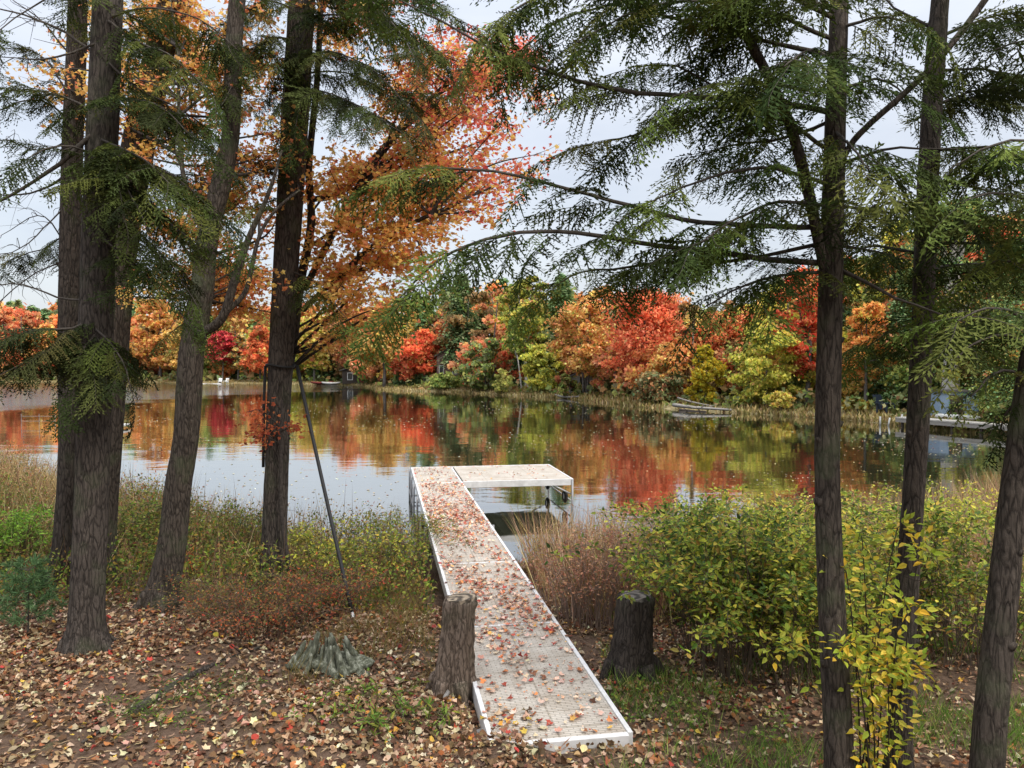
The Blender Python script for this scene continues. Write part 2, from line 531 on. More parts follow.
w1 = N(t, 'ShaderNodeTexNoise', i_Scale=1.3, i_Detail=4.0, i_Roughness=0.5); t.links.new(mpw.outputs[0], w1.inputs['Vector'])
w2 = N(t, 'ShaderNodeTexNoise', i_Scale=0.22, i_Detail=2.0); t.links.new(mpw.outputs[0], w2.inputs['Vector'])
bs = N(t, 'ShaderNodeMapRange'); bs.inputs['To Min'].default_value = 0.034; bs.inputs['To Max'].default_value = 1.0
t.links.new(mr.outputs[0], bs.inputs['Value'])
b1 = N(t, 'ShaderNodeBump', i_Distance=0.10); t.links.new(bs.outputs[0], b1.inputs['Strength']); t.links.new(w1.outputs['Fac'], b1.inputs['Height'])
b2 = N(t, 'ShaderNodeBump', i_Strength=0.05, i_Distance=0.3); t.links.new(w2.outputs['Fac'], b2.inputs['Height']); t.links.new(b1.outputs[0], b2.inputs['Normal'])
t.links.new(b2.outputs[0], b.inputs['Normal']); t.links.new(b2.outputs[0], b.inputs['Coat Normal'])
M_WATER = m

# ------------------------------------------------------------------ ground and water
def steps(*seg):
    o_ = []
    for a, b_, st in seg:
        o_ += list(np.arange(a, b_, st))
    return np.array(o_ + [seg[-1][1]])
xs = steps((-900, -240, 60), (-240, -60, 6), (-60, -14, 1.0), (-14, 14, 0.16), (14, 60, 1.0), (60, 240, 6), (240, 900, 60))
ys = steps((-120, -6, 6), (-6, 4, 0.5), (4, 18, 0.14), (18, 60, 0.8), (60, 165, 1.2), (165, 300, 6), (300, 1500, 60))
X, Y = np.meshgrid(xs, ys)
Z = gz(X.ravel(), Y.ravel())
g = Geo()
ny, nx = X.shape
i, j = np.meshgrid(np.arange(ny - 1), np.arange(nx - 1), indexing='ij')
a = (i * nx + j).ravel()
g.add(np.stack([X.ravel(), Y.ravel(), Z], 1), np.stack([a, a + 1, a + nx + 1, a + nx], 1))
kind(g.build('ground', M_GROUND, smooth=True), 'structure')
g = Geo()
g.add([(-600, 8, 0), (400, 8, 0), (400, 300, 0), (-600, 300, 0)], np.array([(0, 1, 2, 3)]))
kind(g.build('water', M_WATER), 'structure')

# ------------------------------------------------------------------ far shore: trees with a colour and a place of their own
SHX = [-300, 0, 120, 250, 340, 380, 450, 500, 560, 600, 640, 700, 800, 860, 920, 1000, 1100, 1300]
SHD = [165, 157, 156, 141, 134, 113, 102, 92.6, 84.7, 76, 67, 61.8, 55, 51, 46, 39, 36, 34]
def shore(px):
    return float(np.interp(px, SHX, SHD))

RED = [(206, 74, 44), (228, 96, 62), (194, 62, 40), (216, 112, 66)]
ORANGE = [(214, 126, 52), (226, 148, 66), (196, 104, 46), (222, 112, 66)]
GOLD = [(214, 160, 60), (226, 178, 84), (192, 138, 50), (204, 150, 86)]
YGREEN = [(168, 166, 52), (146, 150, 50), (188, 176, 60), (122, 132, 46)]
PINKO = [(214, 124, 84), (224, 140, 96), (202, 106, 72), (214, 150, 84)]
GREEN = [(98, 116, 56), (80, 100, 46), (118, 130, 66), (136, 138, 70)]
PINE = [(50, 74, 44), (64, 88, 56), (42, 62, 38), (80, 98, 66)]
GREYG = [(112, 122, 84), (96, 108, 72), (132, 138, 100)]
BROWNY = [(142, 112, 72), (120, 100, 66), (158, 130, 90)]

RED, ORANGE, GOLD, PINKO = soft(RED, .42, 1.3), soft(ORANGE, .42, 1.2), soft(GOLD, .40, 1.2), soft(PINKO, .40, 1.18)  # far foliage colours greyed and lightened, partly to stand in for haze
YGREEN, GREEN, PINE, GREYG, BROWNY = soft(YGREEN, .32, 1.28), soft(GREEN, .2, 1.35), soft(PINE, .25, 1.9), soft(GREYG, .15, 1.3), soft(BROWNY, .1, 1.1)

def decid_geo(gc, gt, base, H, Rr, pal, lobes, nq, size, lo=0.22, seed=0, trunk_r=None, limbs=6, lean=0.0, multi=1):
    top = base + np.array([lean, 0, H])
    cen, rad = [], []
    for k in range(lobes):
        f = (k + 0.5) / lobes
        z = lo + (1 - lo) * (f * 0.92)
        prof = math.sin(math.pi * min(1, max(0, (z - lo) / (1 - lo)) ** 0.75 * 0.9 + 0.08)) ** 0.6
        an = k * 2.4 + rng.uniform(-.6, .6)
        q = Rr * prof * rng.uniform(0.2, 1.0)
        cen.append(base + np.array([q * math.cos(an) + lean * z, q * math.sin(an), H * z]))
        rad.append(Rr * rng.uniform(0.16, 0.42) * (0.55 + 0.5 * prof))
    P, UP, CC = [], [], []
    mixp = [ORANGE, GOLD, YGREEN, RED, PINKO, GREEN][int(rng.integers(0, 6))] if len(pal) > 2 else pal
    sq_ = rng.uniform(.75, 1.3, 2)
    for cpt, r_ in zip(cen, rad):
        n = max(8, int(nq / lobes * rng.uniform(.5, 1.5)))
        d_ = rdir(n)
        rr_ = rng.uniform(0.1, 1.0, n) ** 0.55 * np.where(rng.uniform(size=n) < .22, rng.uniform(1.0, 1.9, n), rng.uniform(.75, 1.2, n))
        p = cpt + d_ * (rr_ * r_)[:, None] * np.array([sq_[0], 1, .62 * sq_[1]])
        p = p[p[:, 2] > base[2] + 0.3]
        n = len(p)
        P.append(p)
        UP.append(nrm(rdir(n) + np.array([0, -0.25, 0.5])))
        cc_ = pick(pal, n, 0.2) * rng.uniform(0.8, 1.2)
        oth = rng.uniform(size=n) < (.3 if rng.uniform() < .12 else .05)
        cc_[oth] = pick(mixp, int(oth.sum()), .15)
        CC.append(cc_)
    P = np.vstack(P); UP = np.vstack(UP); CC = np.vstack(CC)
    gc.inst(*CLUMP, P, rdir(len(P)), UP, size * rng.uniform(0.6, 1.5, len(P)), CC)
    if gt is not None:
        tr = trunk_r or (0.02 * H)
        for k in range(multi):
            off = np.array([rng.uniform(-.5, .5), rng.uniform(-.2, .2), 0]) * (0 if multi == 1 else 1)
            tip = base + off * 4 + np.array([lean * .8, 0, H * 0.86])
            gt.tube(smooth_path([base + off * .5 - [0, 0, .3], base * .6 + tip * .4 + rng.normal(size=3) * 0.02 * H, tip], 7), np.linspace(tr, tr * 0.2, 7), 6)
        for k in range(limbs):
            kk = int(rng.integers(0, len(cen)))
            z0 = rng.uniform(lo * 0.8, 0.6)
            s_ = base + np.array([lean * z0, 0, H * z0])
            e = cen[kk]
            if e[2] > s_[2]:
                gt.tube(smooth_path([s_, s_ * .5 + e * .5 + [0, 0, .03 * H], e], 5), np.linspace(tr * .5, tr * .12, 5), 5)

def conif_geo(gc, gt, base, H, Rr, pal, nq, size, lo=0.1, droop=0.25, ragged=0.3):
    nb = max(30, int(nq / 26))
    z = lo + (1 - lo) * rng.uniform(0, 1, nb) ** 1.15
    an = rng.uniform(0, 6.28, nb)
    L = Rr * (1 - z) ** 0.7 * rng.uniform(1 - ragged, 1 + ragged, nb) + 0.12 * Rr
    k = 26
    tt = rng.uniform(0.1, 1, (nb, k)) ** 0.7
    dirx = np.stack([np.cos(an), np.sin(an)], 1)
    p = np.zeros((nb, k, 3))
    p[..., :2] = dirx[:, None, :] * (tt * L[:, None])[..., None]
    p[..., 2] = (z * H)[:, None] - droop * tt ** 1.5 * L[:, None]
    p += rng.normal(size=p.shape) * (0.05 * Rr + 0.08 * L[:, None, None] * tt[..., None])
    P = p.reshape(-1, 3) + base
    col = pick(pal, len(P), 0.16) * np.repeat(rng.uniform(.8, 1.2, nb), k)[:, None]
    fw = np.repeat(np.concatenate([dirx, np.full((nb, 1), -0.25)], 1), k, 0) + rdir(len(P)) * 0.5
    gc.inst(*CLUMP, P, fw, nrm(rdir(len(P)) * .6 + [0, 0, 1]), size * rng.uniform(.6, 1.4, len(P)), col)
    if gt is not None:
        gt.tube([base - [0, 0, .3], base + [0, 0, H * .5], base + [0, 0, H * .97]], [0.016 * H, .011 * H, .02], 6)

def far_tree(name, label, px, back, ytop, wpx, pal, lobes=16, nq=3600, lo=0.2, typ='d', barkm=None, trunk_r=None, multi=1, lean=0.0, limbs=7, cat='tree', group='trees along the far shore', d=None):
    d = d or shore(px) + back
    b_ = at(px, HZ, d); b_[2] = gz1(b_[0], b_[1])
    H = CH + (HZ - ytop) / F * d - b_[2]
    rt = thing(name, label, cat, b_, group)
    gc, gt = Geo(), Geo()
    Rr = wpx / 2 / F * d
    size = max(0.13, d * 0.0034); nq = int(nq * 1.7); lobes = int(lobes * 1.5)
    if typ == 'd':
        decid_geo(gc, gt, b_, H, Rr, pal, lobes, nq, size, lo, trunk_r=trunk_r, multi=multi, lean=lean, limbs=limbs)
    else:
        conif_geo(gc, gt, b_, H, Rr, pal, nq, size, lo)
    gt.build('trunk', barkm or M_FARBARK, rt, smooth=True)
    gc.build('crown', M_FAR, rt)
    return rt

mt = 'maple_tree'
far_tree(mt, 'dull red maple on the far left shore, half behind green hemlock sprays', 22, 6, 306, 70, RED + PINKO)
far_tree(mt, 'orange gold maple on the far shore left of the triple trunks', 48, 4, 322, 44, ORANGE + GOLD)
far_tree(mt, 'tall golden orange maple over the far water between the double trunk and the leaning trunk', 160, 4, 296, 62, GOLD + ORANGE, nq=5000, lo=.16)
far_tree(mt, 'yellow gold maple low over the water touching the leaning trunk', 184, 1, 318, 36, GOLD)
far_tree('conifer_tree', 'dark green conifer on the far shore beside the double trunk', 126, 3, 338, 24, PINE, typ='c', nq=2200)
far_tree(mt, 'small crimson maple just right of the leaning trunk', 222, 3, 330, 30, soft([(196, 50, 62), (214, 66, 72), (176, 44, 54)], .28, 1.15), lo=.4)
far_tree('poplar_tree', 'grey green poplar between the crimson maple and the orange red maple', 238, 5, 322, 22, GREYG + GOLD, lo=.2)
far_tree(mt, 'orange red maple just left of the trunk with the black strap', 260, 3, 326, 40, soft([(222, 110, 66), (226, 124, 74), (206, 92, 56)], .22, 1.15), nq=4200, lo=.22)
far_tree(mt, 'yellow green maple just right of the trunk with the black strap', 314, 4, 314, 44, YGREEN + GOLD, lo=.25)
far_tree(mt, 'pinkish orange maple left of the golden maple on the point', 348, 7, 302, 46, PINKO, nq=4200, lo=.2)
far_tree(mt, 'golden tan maple on the grassy point with a bare dark trunk at the water', 384, 2, 306, 56, GOLD + [(192, 158, 90)], nq=5200, lo=.3, trunk_r=.32)
far_tree('conifer_tree', 'small dark spruce right of the golden maple on the point', 405, 8, 350, 22, PINE, typ='c', nq=2200, lo=.05)
far_tree(mt, 'scarlet orange maple in front of the dark spruce and cabin', 424, 5, 328, 40, soft([(226, 92, 62), (232, 120, 70), (208, 78, 54)], .25, 1.2), lo=.25)
far_tree(mt, 'orange maple overhanging the grey cabin', 447, 9, 318, 38, ORANGE + PINKO, lo=.35)
far_tree('pine_tree', 'tall grey green white pine left of the green birch', 462, 10, 276, 50, GREYG + PINE, typ='c', nq=5200, lo=.25)
far_tree('poplar_tree', 'tall green poplar with forked pale trunk at mid shore', 527, 6, 272, 52, GREEN + YGREEN, nq=5200, lo=.3, barkm=M_BIRCH, trunk_r=.2, multi=2)
far_tree('birch_tree', 'slim leaning pale birch below the tall green poplar', 522, 3, 318, 14, GREEN, nq=700, lo=.55, barkm=M_BIRCH, trunk_r=.14, lean=-1.4)
far_tree('pine_tree', 'dark green pine rising behind the orange maple right of the poplar', 562, 14, 276, 56, PINE, typ='c', nq=5000, lo=.2)
far_tree(mt, 'olive green maple standing at the shore under the white pine', 486, 3, 338, 46, GREEN + GREYG, lo=.06)
far_tree(mt, 'yellow green young maple at the foot of the tall green poplar', 543, 3, 342, 40, YGREEN, lo=.06)
far_tree(mt, 'orange gold maple with several grey stems left of the big red maple', 585, 4, 300, 76, ORANGE + GOLD + [(150, 140, 66)], nq=5600, lo=.25, multi=5, trunk_r=.17)
far_tree(mt, 'big broad red maple at the middle of the far shore', 645, 7, 286, 96, RED + [(226, 112, 76)], nq=7000, lobes=22, lo=.22)
far_tree(mt, 'small orange gold maple under the right side of the big red maple', 668, 4, 340, 40, ORANGE + GOLD, lo=.15)
far_tree('dead_birch', 'dead pale birch trunk standing between two red maples', 693, 6, 304, 6, BROWNY, nq=60, lo=.7, barkm=M_BIRCH, trunk_r=.17, limbs=3)
far_tree(mt, 'yellow bushy maple at the shore behind the driftwood', 706, 3, 342, 42, [(206, 176, 52), (190, 170, 60), (168, 158, 56)], lo=.05)
far_tree(mt, 'orange red maple right of the dead birch', 726, 9, 306, 66, RED + ORANGE, nq=4600, lo=.15)
far_tree(mt, 'tall rounded yellow green maple left of the bright red maple', 766, 3, 318, 66, YGREEN, nq=6500, lobes=20, lo=.04)
far_tree(mt, 'bright red maple just left of the slim hemlock trunk', 806, 6, 262, 74, RED + [(232, 74, 60)], nq=6500, lobes=20, lo=.22)
far_tree(mt, 'light orange maple right of the slim hemlock trunk by the cove', 866, 6, 300, 56, soft([(232, 150, 76), (226, 134, 66), (214, 160, 84)], .22, 1.12), nq=5000, lo=.28)
far_tree('birch_tree', 'tall yellow green birch above the cove between the two slim trunks', 892, 12, 214, 60, YGREEN, nq=5600, lobes=20, lo=.3)
far_tree('conifer_tree', 'dark green hemlock at the cove behind the dark chair', 903, 9, 286, 60, PINE, typ='c', nq=5600, lo=.06)
far_tree('shade_tree', 'stout pale grey tree trunk standing at the cove beside the plastic sheet', 951, 6, 190, 110, GREEN + PINE, nq=7000, lobes=22, lo=.38, barkm=M_BIRCH, trunk_r=.62)
far_tree(mt, 'red maple at the cove behind the right hand hemlock branches', 985, 14, 226, 70, RED + PINKO, nq=5000, lo=.32)
far_tree('conifer_tree', 'green hemlock at the right end of the cove', 1030, 4, 200, 110, PINE + GREEN, typ='c', nq=7000, lo=.12)

# shrubs with their own look on the far shore
sh = 'shore_shrub'
def far_shrub(label, px, back, ytop, wpx, pal, nq=1500):
    far_tree(sh, label, px, back, ytop, wpx, pal, lobes=9, nq=nq, lo=0.0, cat='shrub', group='shrubs along the far shore', limbs=4, trunk_r=.05)
far_shrub('rounded olive shrub beside the pale cottage on the far shore', 568, 1.5, 374, 26, GREEN + BROWNY)
far_shrub('low green shrub on the bank below the grey cabin', 443, 1.5, 374, 34, GREEN)
far_shrub('pale yellow shrub at the waterline left of mid shore', 502, 1.2, 368, 22, [(190, 186, 110), (170, 168, 92)])
far_shrub('grey green shrub under the big red maple', 655, 2.0, 372, 54, GREYG + BROWNY, 2400)
far_shrub('pinkish brown shrub left of the several grey stems', 574, 5, 348, 30, [(176, 108, 78), (160, 96, 68)])
far_shrub('low yellow shrub below the tall yellow green maple', 782, 1.0, 392, 26, YGREEN + GOLD)
far_shrub('low golden shrub on the cove bank left of the dark chair', 858, 3.0, 398, 26, [(176, 150, 70), (150, 136, 66)])

# far woods behind them: one mass
SKX = [-300, 0, 60, 130, 200, 300, 400, 450, 520, 580, 640, 690, 740, 800, 850, 900, 960, 1024, 1300]
SKY_ = [300, 305, 304, 304, 312, 312, 306, 290, 284, 290, 296, 310, 306, 275, 250, 232, 215, 200, 190]
gc, gt = Geo(), Geo()
pals = [GOLD, ORANGE, PINE, GREEN, RED, PINKO, YGREEN, GREYG, PINE, GREEN, ORANGE, GOLD, BROWNY]
for row, (bk, st) in enumerate([(8, 16), (12, 14), (19, 18), (30, 22), (48, 28), (75, 36)]):
    for px in np.arange(-260, 1290, st):
        p_ = px + rng.uniform(-.4, .4) * st
        d = (shore(p_) + bk) * rng.uniform(.98, 1.05)
        b_ = at(p_, HZ, d); b_[2] = gz1(b_[0], b_[1])
        yt = float(np.interp(p_, SKX, SKY_)) - 8 + rng.uniform(0, 26) - (4 if row > 2 else 0)
        if row == 0:
            yt = yt * .25 + .75 * HZ - 4 - rng.uniform(0, 14)
        H = min(24, max(2.5, CH + (HZ - yt) / F * d - b_[2]))
        pal = pals[int(rng.integers(0, len(pals)))]
        size = max(.18, d * .0048)
        wd = rng.uniform(36, 60) * (1.0 if p_ < 650 else 1.6)
        if pal is PINE or pal is GREYG:
            conif_geo(gc, gt, b_, H, wd * .42 / F * d, pal, 1700, size, lo=.08)
        else:
            decid_geo(gc, gt, b_, H, wd / 2 / F * d, pal, 12, 1800, size, lo=.12, limbs=2)
gt_o = gt.build('far_woods_trunks', M_FARBARK, smooth=True)
gc_o = gc.build('far_woods', M_FAR)
gt_o.parent = gc_o
gt_o.name = 'trunks'
kind(gc_o, 'stuff'); kind(gt_o, 'stuff')
gc_o['label'] = 'mixed autumn woods behind the far shore'
gc_o['category'] = 'woods'

# reeds, brush and dry grass along the far waterline
def along_far(n, inland):
    seg = LAKE[9:26]
    L = np.linalg.norm(np.diff(seg, axis=0), axis=1)
    dm = np.linalg.norm((seg[:-1] + seg[1:]) / 2, axis=1)
    wt = L / dm
    k = rng.choice(len(L), n, p=wt / wt.sum())
    t_ = rng.uniform(0, 1, n)[:, None]
    p = seg[k] * (1 - t_) + seg[k + 1] * t_
    e = nrm(np.diff(seg, axis=0)[k])
    nn = np.stack([e[:, 1], -e[:, 0]], 1)
    return p + nn * inland[:, None]
inl = rng.uniform(-.1, 1, 16000) ** 1.5 * 5
p = along_far(16000, np.nan_to_num(inl, nan=0.1))
s_ = sdf(p[:, 0], p[:, 1])
pxx = 512 + F * p[:, 0] / p[:, 1]
ok = (s_ > -0.15) & ~((pxx > 664) & (pxx < 736) & (s_ < 2.2) & (rng.uniform(size=len(p)) < .85))
p = p[ok]
dd = np.hypot(p[:, 0], p[:, 1])
g = Geo()
tv = BLADE[0].copy()
fw = nrm(rdir(len(p)) * .45 + [0, 0, 1])
hgt = rng.uniform(.12, .55, len(p)) * np.where(dd > 90, .8, 1.0)
P3 = np.stack([p[:, 0], p[:, 1], gz(p[:, 0], p[:, 1]) - .03], 1)
tv[:, 0] *= .34
g.inst(tv, BLADE[1], P3, fw, rdir(len(p), .2), hgt, pick([(170, 148, 100), (150, 126, 84), (186, 166, 118), (124, 116, 66), (142, 130, 76)], len(p), .15))
kind(tag(g.build('shore_grass', M_STALK), 'dry tan grass along the far waterline', 'grass'), 'stuff')
g = Geo()
p = along_far(5200, rng.uniform(1.0, 9, 5200))
ok = (sdf(p[:, 0], p[:, 1]) > .8) & ~((p[:, 0] < -14) & (p[:, 0] > -60) & (rng.uniform(size=len(p)) < .8))
p = p[ok]
P3 = np.stack([p[:, 0], p[:, 1], gz(p[:, 0], p[:, 1]) + rng.uniform(.1, 1.7, len(p)) * (.55 + .45 * np.sin(p[:, 0] * 1.1 + p[:, 1] * .7))], 1)
dd = np.hypot(p[:, 0], p[:, 1])
g.inst(*CLUMP, P3, rdir(len(p)), nrm(rdir(len(p)) + [0, -.3, .5]), dd * .0062 * rng.uniform(.7, 1.6, len(p)),
       pick(GREYG + BROWNY + GREEN + [(150, 138, 84), (96, 96, 56)], len(p), .18))
kind(tag(g.build('shore_brush', M_FAR), 'low brush under the trees of the far shore', 'undergrowth'), 'stuff')

# ------------------------------------------------------------------ things on the far shore
M_WHITE = plain('white_paint', (.72, .72, .70), .5)
M_ALU = plain('dull_aluminium', (.56, .56, .55), .42, .35, .5)
M_RUBBER = plain('black_rubber', (.018, .018, .018), .6)
M_DARKW = plain('dark_timber', (.06, .045, .035), .8)
M_REDW = plain('red_timber', (.22, .05, .04), .8)
M_GREYW = noise_mat('weathered_timber', [(.17, .15, .13), (.40, .37, .33)], 14, .85, .3, vec=(1, 6, 6))
M_ROOF = plain('shingle_roof', (.09, .085, .08), .9)
M_PANE = plain('window_glass', (.03, .035, .04), .08, 0, .6)
M_PALE = plain('pale_siding', (.55, .54, .50), .7)
M_TARP = plain('blue_grey_sheet', (.22, .30, .42), .35, 0, .5)
M_ROCK = noise_mat('pale_rock', [(.16, .15, .14), (.42, .40, .37)], 9, .9, .5)

def cabin(label, px, back, wm, dm, hm, mw, roofh, d=None, winw=.8):
    d = shore(px) + back
    b_ = at(px, HZ, d); b_[2] = gz1(b_[0], b_[1]) - .1
    rt = thing('lake_cabin', label, 'cabin', b_, 'cabins in the far woods')
    g = Geo(); g.box(b_ + [-wm / 2, 0, 0], b_ + [wm / 2, dm, hm])
    v = [b_ + q for q in ([-wm / 2, 0, hm], [wm / 2, 0, hm], [0, 0, hm + roofh * .96], [-wm / 2, dm, hm], [wm / 2, dm, hm], [0, dm, hm + roofh * .96])]
    g.add(v, [(0, 1, 2), (3, 5, 4)])
    g.build('wall', mw, rt)
    g = Geo()
    ov = .4
    for s in (-1, 1):
        a_ = b_ + [0, -ov, hm + roofh]; e = b_ + [s * (wm / 2 + ov), -ov, hm - roofh * ov / (wm / 2)]
        th = np.array([0, 0, .12]); D = np.array([0, dm + 2 * ov, 0])
        v = [a_, e, e + D, a_ + D, a_ + th, e + th, e + D + th, a_ + D + th]
        g.add(v, np.array([(0, 1, 2, 3), (4, 7, 6, 5), (0, 4, 5, 1), (1, 5, 6, 2), (2, 6, 7, 3), (3, 7, 4, 0)]))
    g.build('roof', M_ROOF, rt)
    for q in (-.3, .3):
        c_ = b_ + [q * wm, -.03, hm * .55]
        g = Geo(); g.box(c_ + [-winw / 2 - .1, -.03, -.65], c_ + [winw / 2 + .1, .025, .65])
        fr = g.build('window', M_WHITE, rt)
        g = Geo(); g.box(c_ + [-winw / 2, -.045, -.55], c_ + [winw / 2, -.033, .55])
        g.build('pane', M_PANE, fr)
    c_ = b_ + [0, -.02, 0]
    g = Geo(); g.box(c_ + [-.45, -.03, .1], c_ + [.45, .015, 2.1])
    g.build('door', M_DARKW if mw is not M_DARKW else M_REDW, rt)
cabin('low dark brown cabin with a red door under the pinkish maple', 362, 11, 7, 5, 2.4, M_DARKW, 1.1)
cabin('tall reddish grey cabin half hidden behind the scarlet maple', 448, 7, 3.2, 4, 4.6, noise_mat('cabin_boards', [(.14, .08, .07), (.26, .17, .15)], 6, .8, 0), .9, winw=.5)
cabin('small pale cottage behind the olive shrub on the far shore', 584, 6, 4.2, 4, 1.9, M_PALE, .8, winw=.6)

def adirondack(label, px, py_d, face, mat_, d, s=1.0):
    b_ = at(px, HZ, d); b_[2] = gz1(b_[0], b_[1])
    rt = thing('lawn_chair', label, 'chair', b_, 'lawn chairs on the far bank')
    ca, sa = math.cos(face), math.sin(face)
    B = np.array([(ca, sa, 0), (-sa, ca, 0), (0, 0, 1)]) * s
    g = Geo(); v = np.array([(-.28, -.3, .38), (.28, -.3, .38), (.28, .25, .26), (-.28, .25, .26)]); v = np.vstack([v, v - [0, 0, .04]])
    g.add(v @ B + b_, np.array([(0, 1, 2, 3), (7, 6, 5, 4), (0, 4, 5, 1), (1, 5, 6, 2), (2, 6, 7, 3), (3, 7, 4, 0)])); g.build('seat', mat_, rt)
    g = Geo(); v = np.array([(-.28, .2, .27), (.28, .2, .27), (.33, .5, 1.0), (-.33, .5, 1.0)]); v = np.vstack([v, v + [0, .04, 0]])
    g.add(v @ B + b_, np.array([(0, 1, 2, 3), (7, 6, 5, 4), (0, 4, 5, 1), (1, 5, 6, 2), (2, 6, 7, 3), (3, 7, 4, 0)])); g.build('backrest', mat_, rt)
    for q in (-1, 1):
        g = Geo(); g.box((q * .33 - .07, -.35, .56), (q * .33 + .07, .35, .59), None, B, b_); g.build('armrest', mat_, rt)
        g = Geo(); g.box((q * .31 - .03, -.33, -.02), (q * .31 + .03, -.24, .56), None, B, b_); g.build('leg', mat_, rt)
        g = Geo(); g.box((q * .31 - .03, .2, -.02), (q * .31 + .03, .3, .56), None, B, b_); g.build('leg', mat_, rt)
adirondack('left one of two white lawn chairs on the far bank right of the leaning trunk', 220, 0, .2, M_WHITE, 144)
adirondack('right one of two white lawn chairs on the far bank right of the leaning trunk', 226, 0, -.2, M_WHITE, 144)
adirondack('dark lawn chair on the cove bank right of the light orange maple', 886, 0, .5, plain('dark_blue_plastic', (.03, .04, .06), .4), 52.5, 1.35)

def boat(label, px, d, L, wd, mat_, yaw, name='rowing_boat'):
    b_ = at(px, HZ, d); b_[2] = gz1(b_[0], b_[1]) + .02
    rt = thing(name, label, 'boat', b_, 'boats pulled up on the far bank')
    g = Geo()
    n = 13
    ca, sa = math.cos(yaw), math.sin(yaw)
    V = []
    for k in range(n):
        t_ = -1 + 2 * k / (n - 1)
        wdt = wd / 2 * (1 - abs(t_) ** 2.6) + .02
        for q in np.linspace(0, math.pi, 7):
            x_, z_ = wdt * math.cos(q), .42 - .42 * math.sin(q) ** .8 * (1 - .5 * abs(t_) ** 3) + .12 * t_ * t_
            V.append((L / 2 * t_ * ca - x_ * sa, L / 2 * t_ * sa + x_ * ca, z_))
    V = np.array(V) + b_
    f = [(k * 7 + j, k * 7 + j + 1, k * 7 + 8 + j, k * 7 + 7 + j) for k in range(n - 1) for j in range(6)]
    g.add(V, f)
    hull = g.build('hull', mat_, rt, smooth=True)
    m_ = hull.modifiers.new('solid', 'SOLIDIFY'); m_.thickness = .04
    for q in (-.25, .25):
        g = Geo(); B = np.array([(ca, sa, 0), (-sa, ca, 0), (0, 0, 1)])
        g.box((q * L - .1, -wd * .43, .28), (q * L + .1, wd * .43, .31), None, B, b_); g.build('seat', M_DARKW, rt)
boat('white rowing boat on the far bank beside the white lawn chairs', 209, 143, 4.2, 1.3, M_WHITE, .1)
boat('red rowing boat lying on the bank right of the strapped trunk', 322, 136, 4.0, 1.3, M_REDW, .2)
boat('pale rowing boat lying in front of the red rowing boat', 331, 134.8, 3.6, 1.2, M_PALE, -.2)

# driftwood in front of the far trees
def log(name, label, a_, e_, r0, r1, mat_, cat='log', group=None, bend=.05, sides=9, forks=0):
    a_, e_ = np.array(a_, float), np.array(e_, float)
    mid = (a_ + e_) / 2 + rng.normal(size=3) * [1, 1, .25] * bend * np.linalg.norm(e_ - a_)
    P = smooth_path([a_, mid, e_], 14)
    g = Geo(); g.tube(P, np.linspace(r0, r1, 14), sides, rough=.05, flute=.05, seed=int(rng.integers(1e6)))
    for k in range(forks):
        q = P[int(rng.integers(4, 12))]
        g.tube([q, q + rdir(1)[0] * [1, 1, .5] * rng.uniform(.4, 1.0) + [0, 0, .1]], [r1 * .6, r1 * .2], 5)
    return tag(g.build(name, mat_, smooth=True), label, cat, group)
def gp(px, d, up=0.0):
    q = at(px, HZ, d); q[2] = max(gz1(q[0], q[1]), 0) + up
    return q
DG = 'driftwood at the water edge of the far shore'
log('driftwood_log', 'long grey driftwood log lying by the far waterline below the yellow maple', gp(674, 64.2, .35), gp(732, 59.6, .22), .17, .08, M_GREYW, group=DG, forks=4)
log('driftwood_log', 'thin driftwood pole sloping above the long grey log', gp(678, 65.5, .6), gp(712, 61.9, .25), .08, .04, M_GREYW, group=DG, forks=2)
log('driftwood_log', 'short dark driftwood log half in the water under the long grey log', gp(680, 62.5, .04), gp(706, 60.4, .04), .12, .07, M_DARKW, group=DG, forks=3)
log('driftwood_log', 'bleached driftwood tangle at the waterline right of mid shore', gp(556, 86, .15), gp(582, 81, .15), .14, .06, M_GREYW, group=DG, forks=6)

# the cove: timber wall, pale log, posts, sheet
p0, p1, p2 = at(897, 427, 0) , None, None
def wpt(px, d, z):
    q = at(px, HZ, d); q[2] = z; return q
cw = thing('timber_walkway', 'long low pale timber walkway along the edge of the cove', 'walkway', wpt(950, 42, 0))
g = Geo()
A_, B_ = wpt(896, 46.4, 0), wpt(1045, 38.6, 0)
ux = nrm(B_ - A_); uy = np.array([-ux[1], ux[0], 0.0])
BB = np.array([ux, uy, (0, 0, 1)])
Ln = float(np.linalg.norm(B_ - A_))
g = Geo(); g.box((0, 0, .52), (Ln, 1.1, .60), None, BB, A_); g.build('deck', noise_mat('pale_boards', [(.36, .33, .29), (.58, .54, .48)], 3, .8, .1), cw)
g = Geo(); g.box((0, .02, .30), (Ln, .10, .517), None, BB, A_); g.build('fascia', M_GREYW, cw)
for q in (.3, 3.5, 5.2, 6.9, 8.6, 10.2):
    g = Geo(); g.box((q, .11, -.8), (q + .12, .24, .517), None, BB, A_); g.build('post', M_DARKW, cw)
cove_log = log('fallen_log', 'long pale bleached log on the cove bank by the grey trunk', gp(938, 46.5, .28), gp(980, 43.8, .38), .2, .13, M_PALE, bend=.02)
for k, (px, d, h) in enumerate([(881, 47.6, .55), (889, 47.2, .5), (900, 47.4, .7)]):
    b_ = gp(px, d, -.1)
    g = Geo(); g.tube([b_, b_ + [0.05 * k, 0, h * .6], b_ + [.1 * k, 0, h + .1]], [.055, .055, .05], 8)
    tag(g.build('stake', M_PALE, smooth=True), ['white stake on the cove bank, the farthest left one', 'short white stake on the cove bank, the lowest one', 'tallest white stake on the cove bank near the dark trunk'][k], 'stake', 'white stakes on the cove bank')
b_ = gp(965, 47.5)
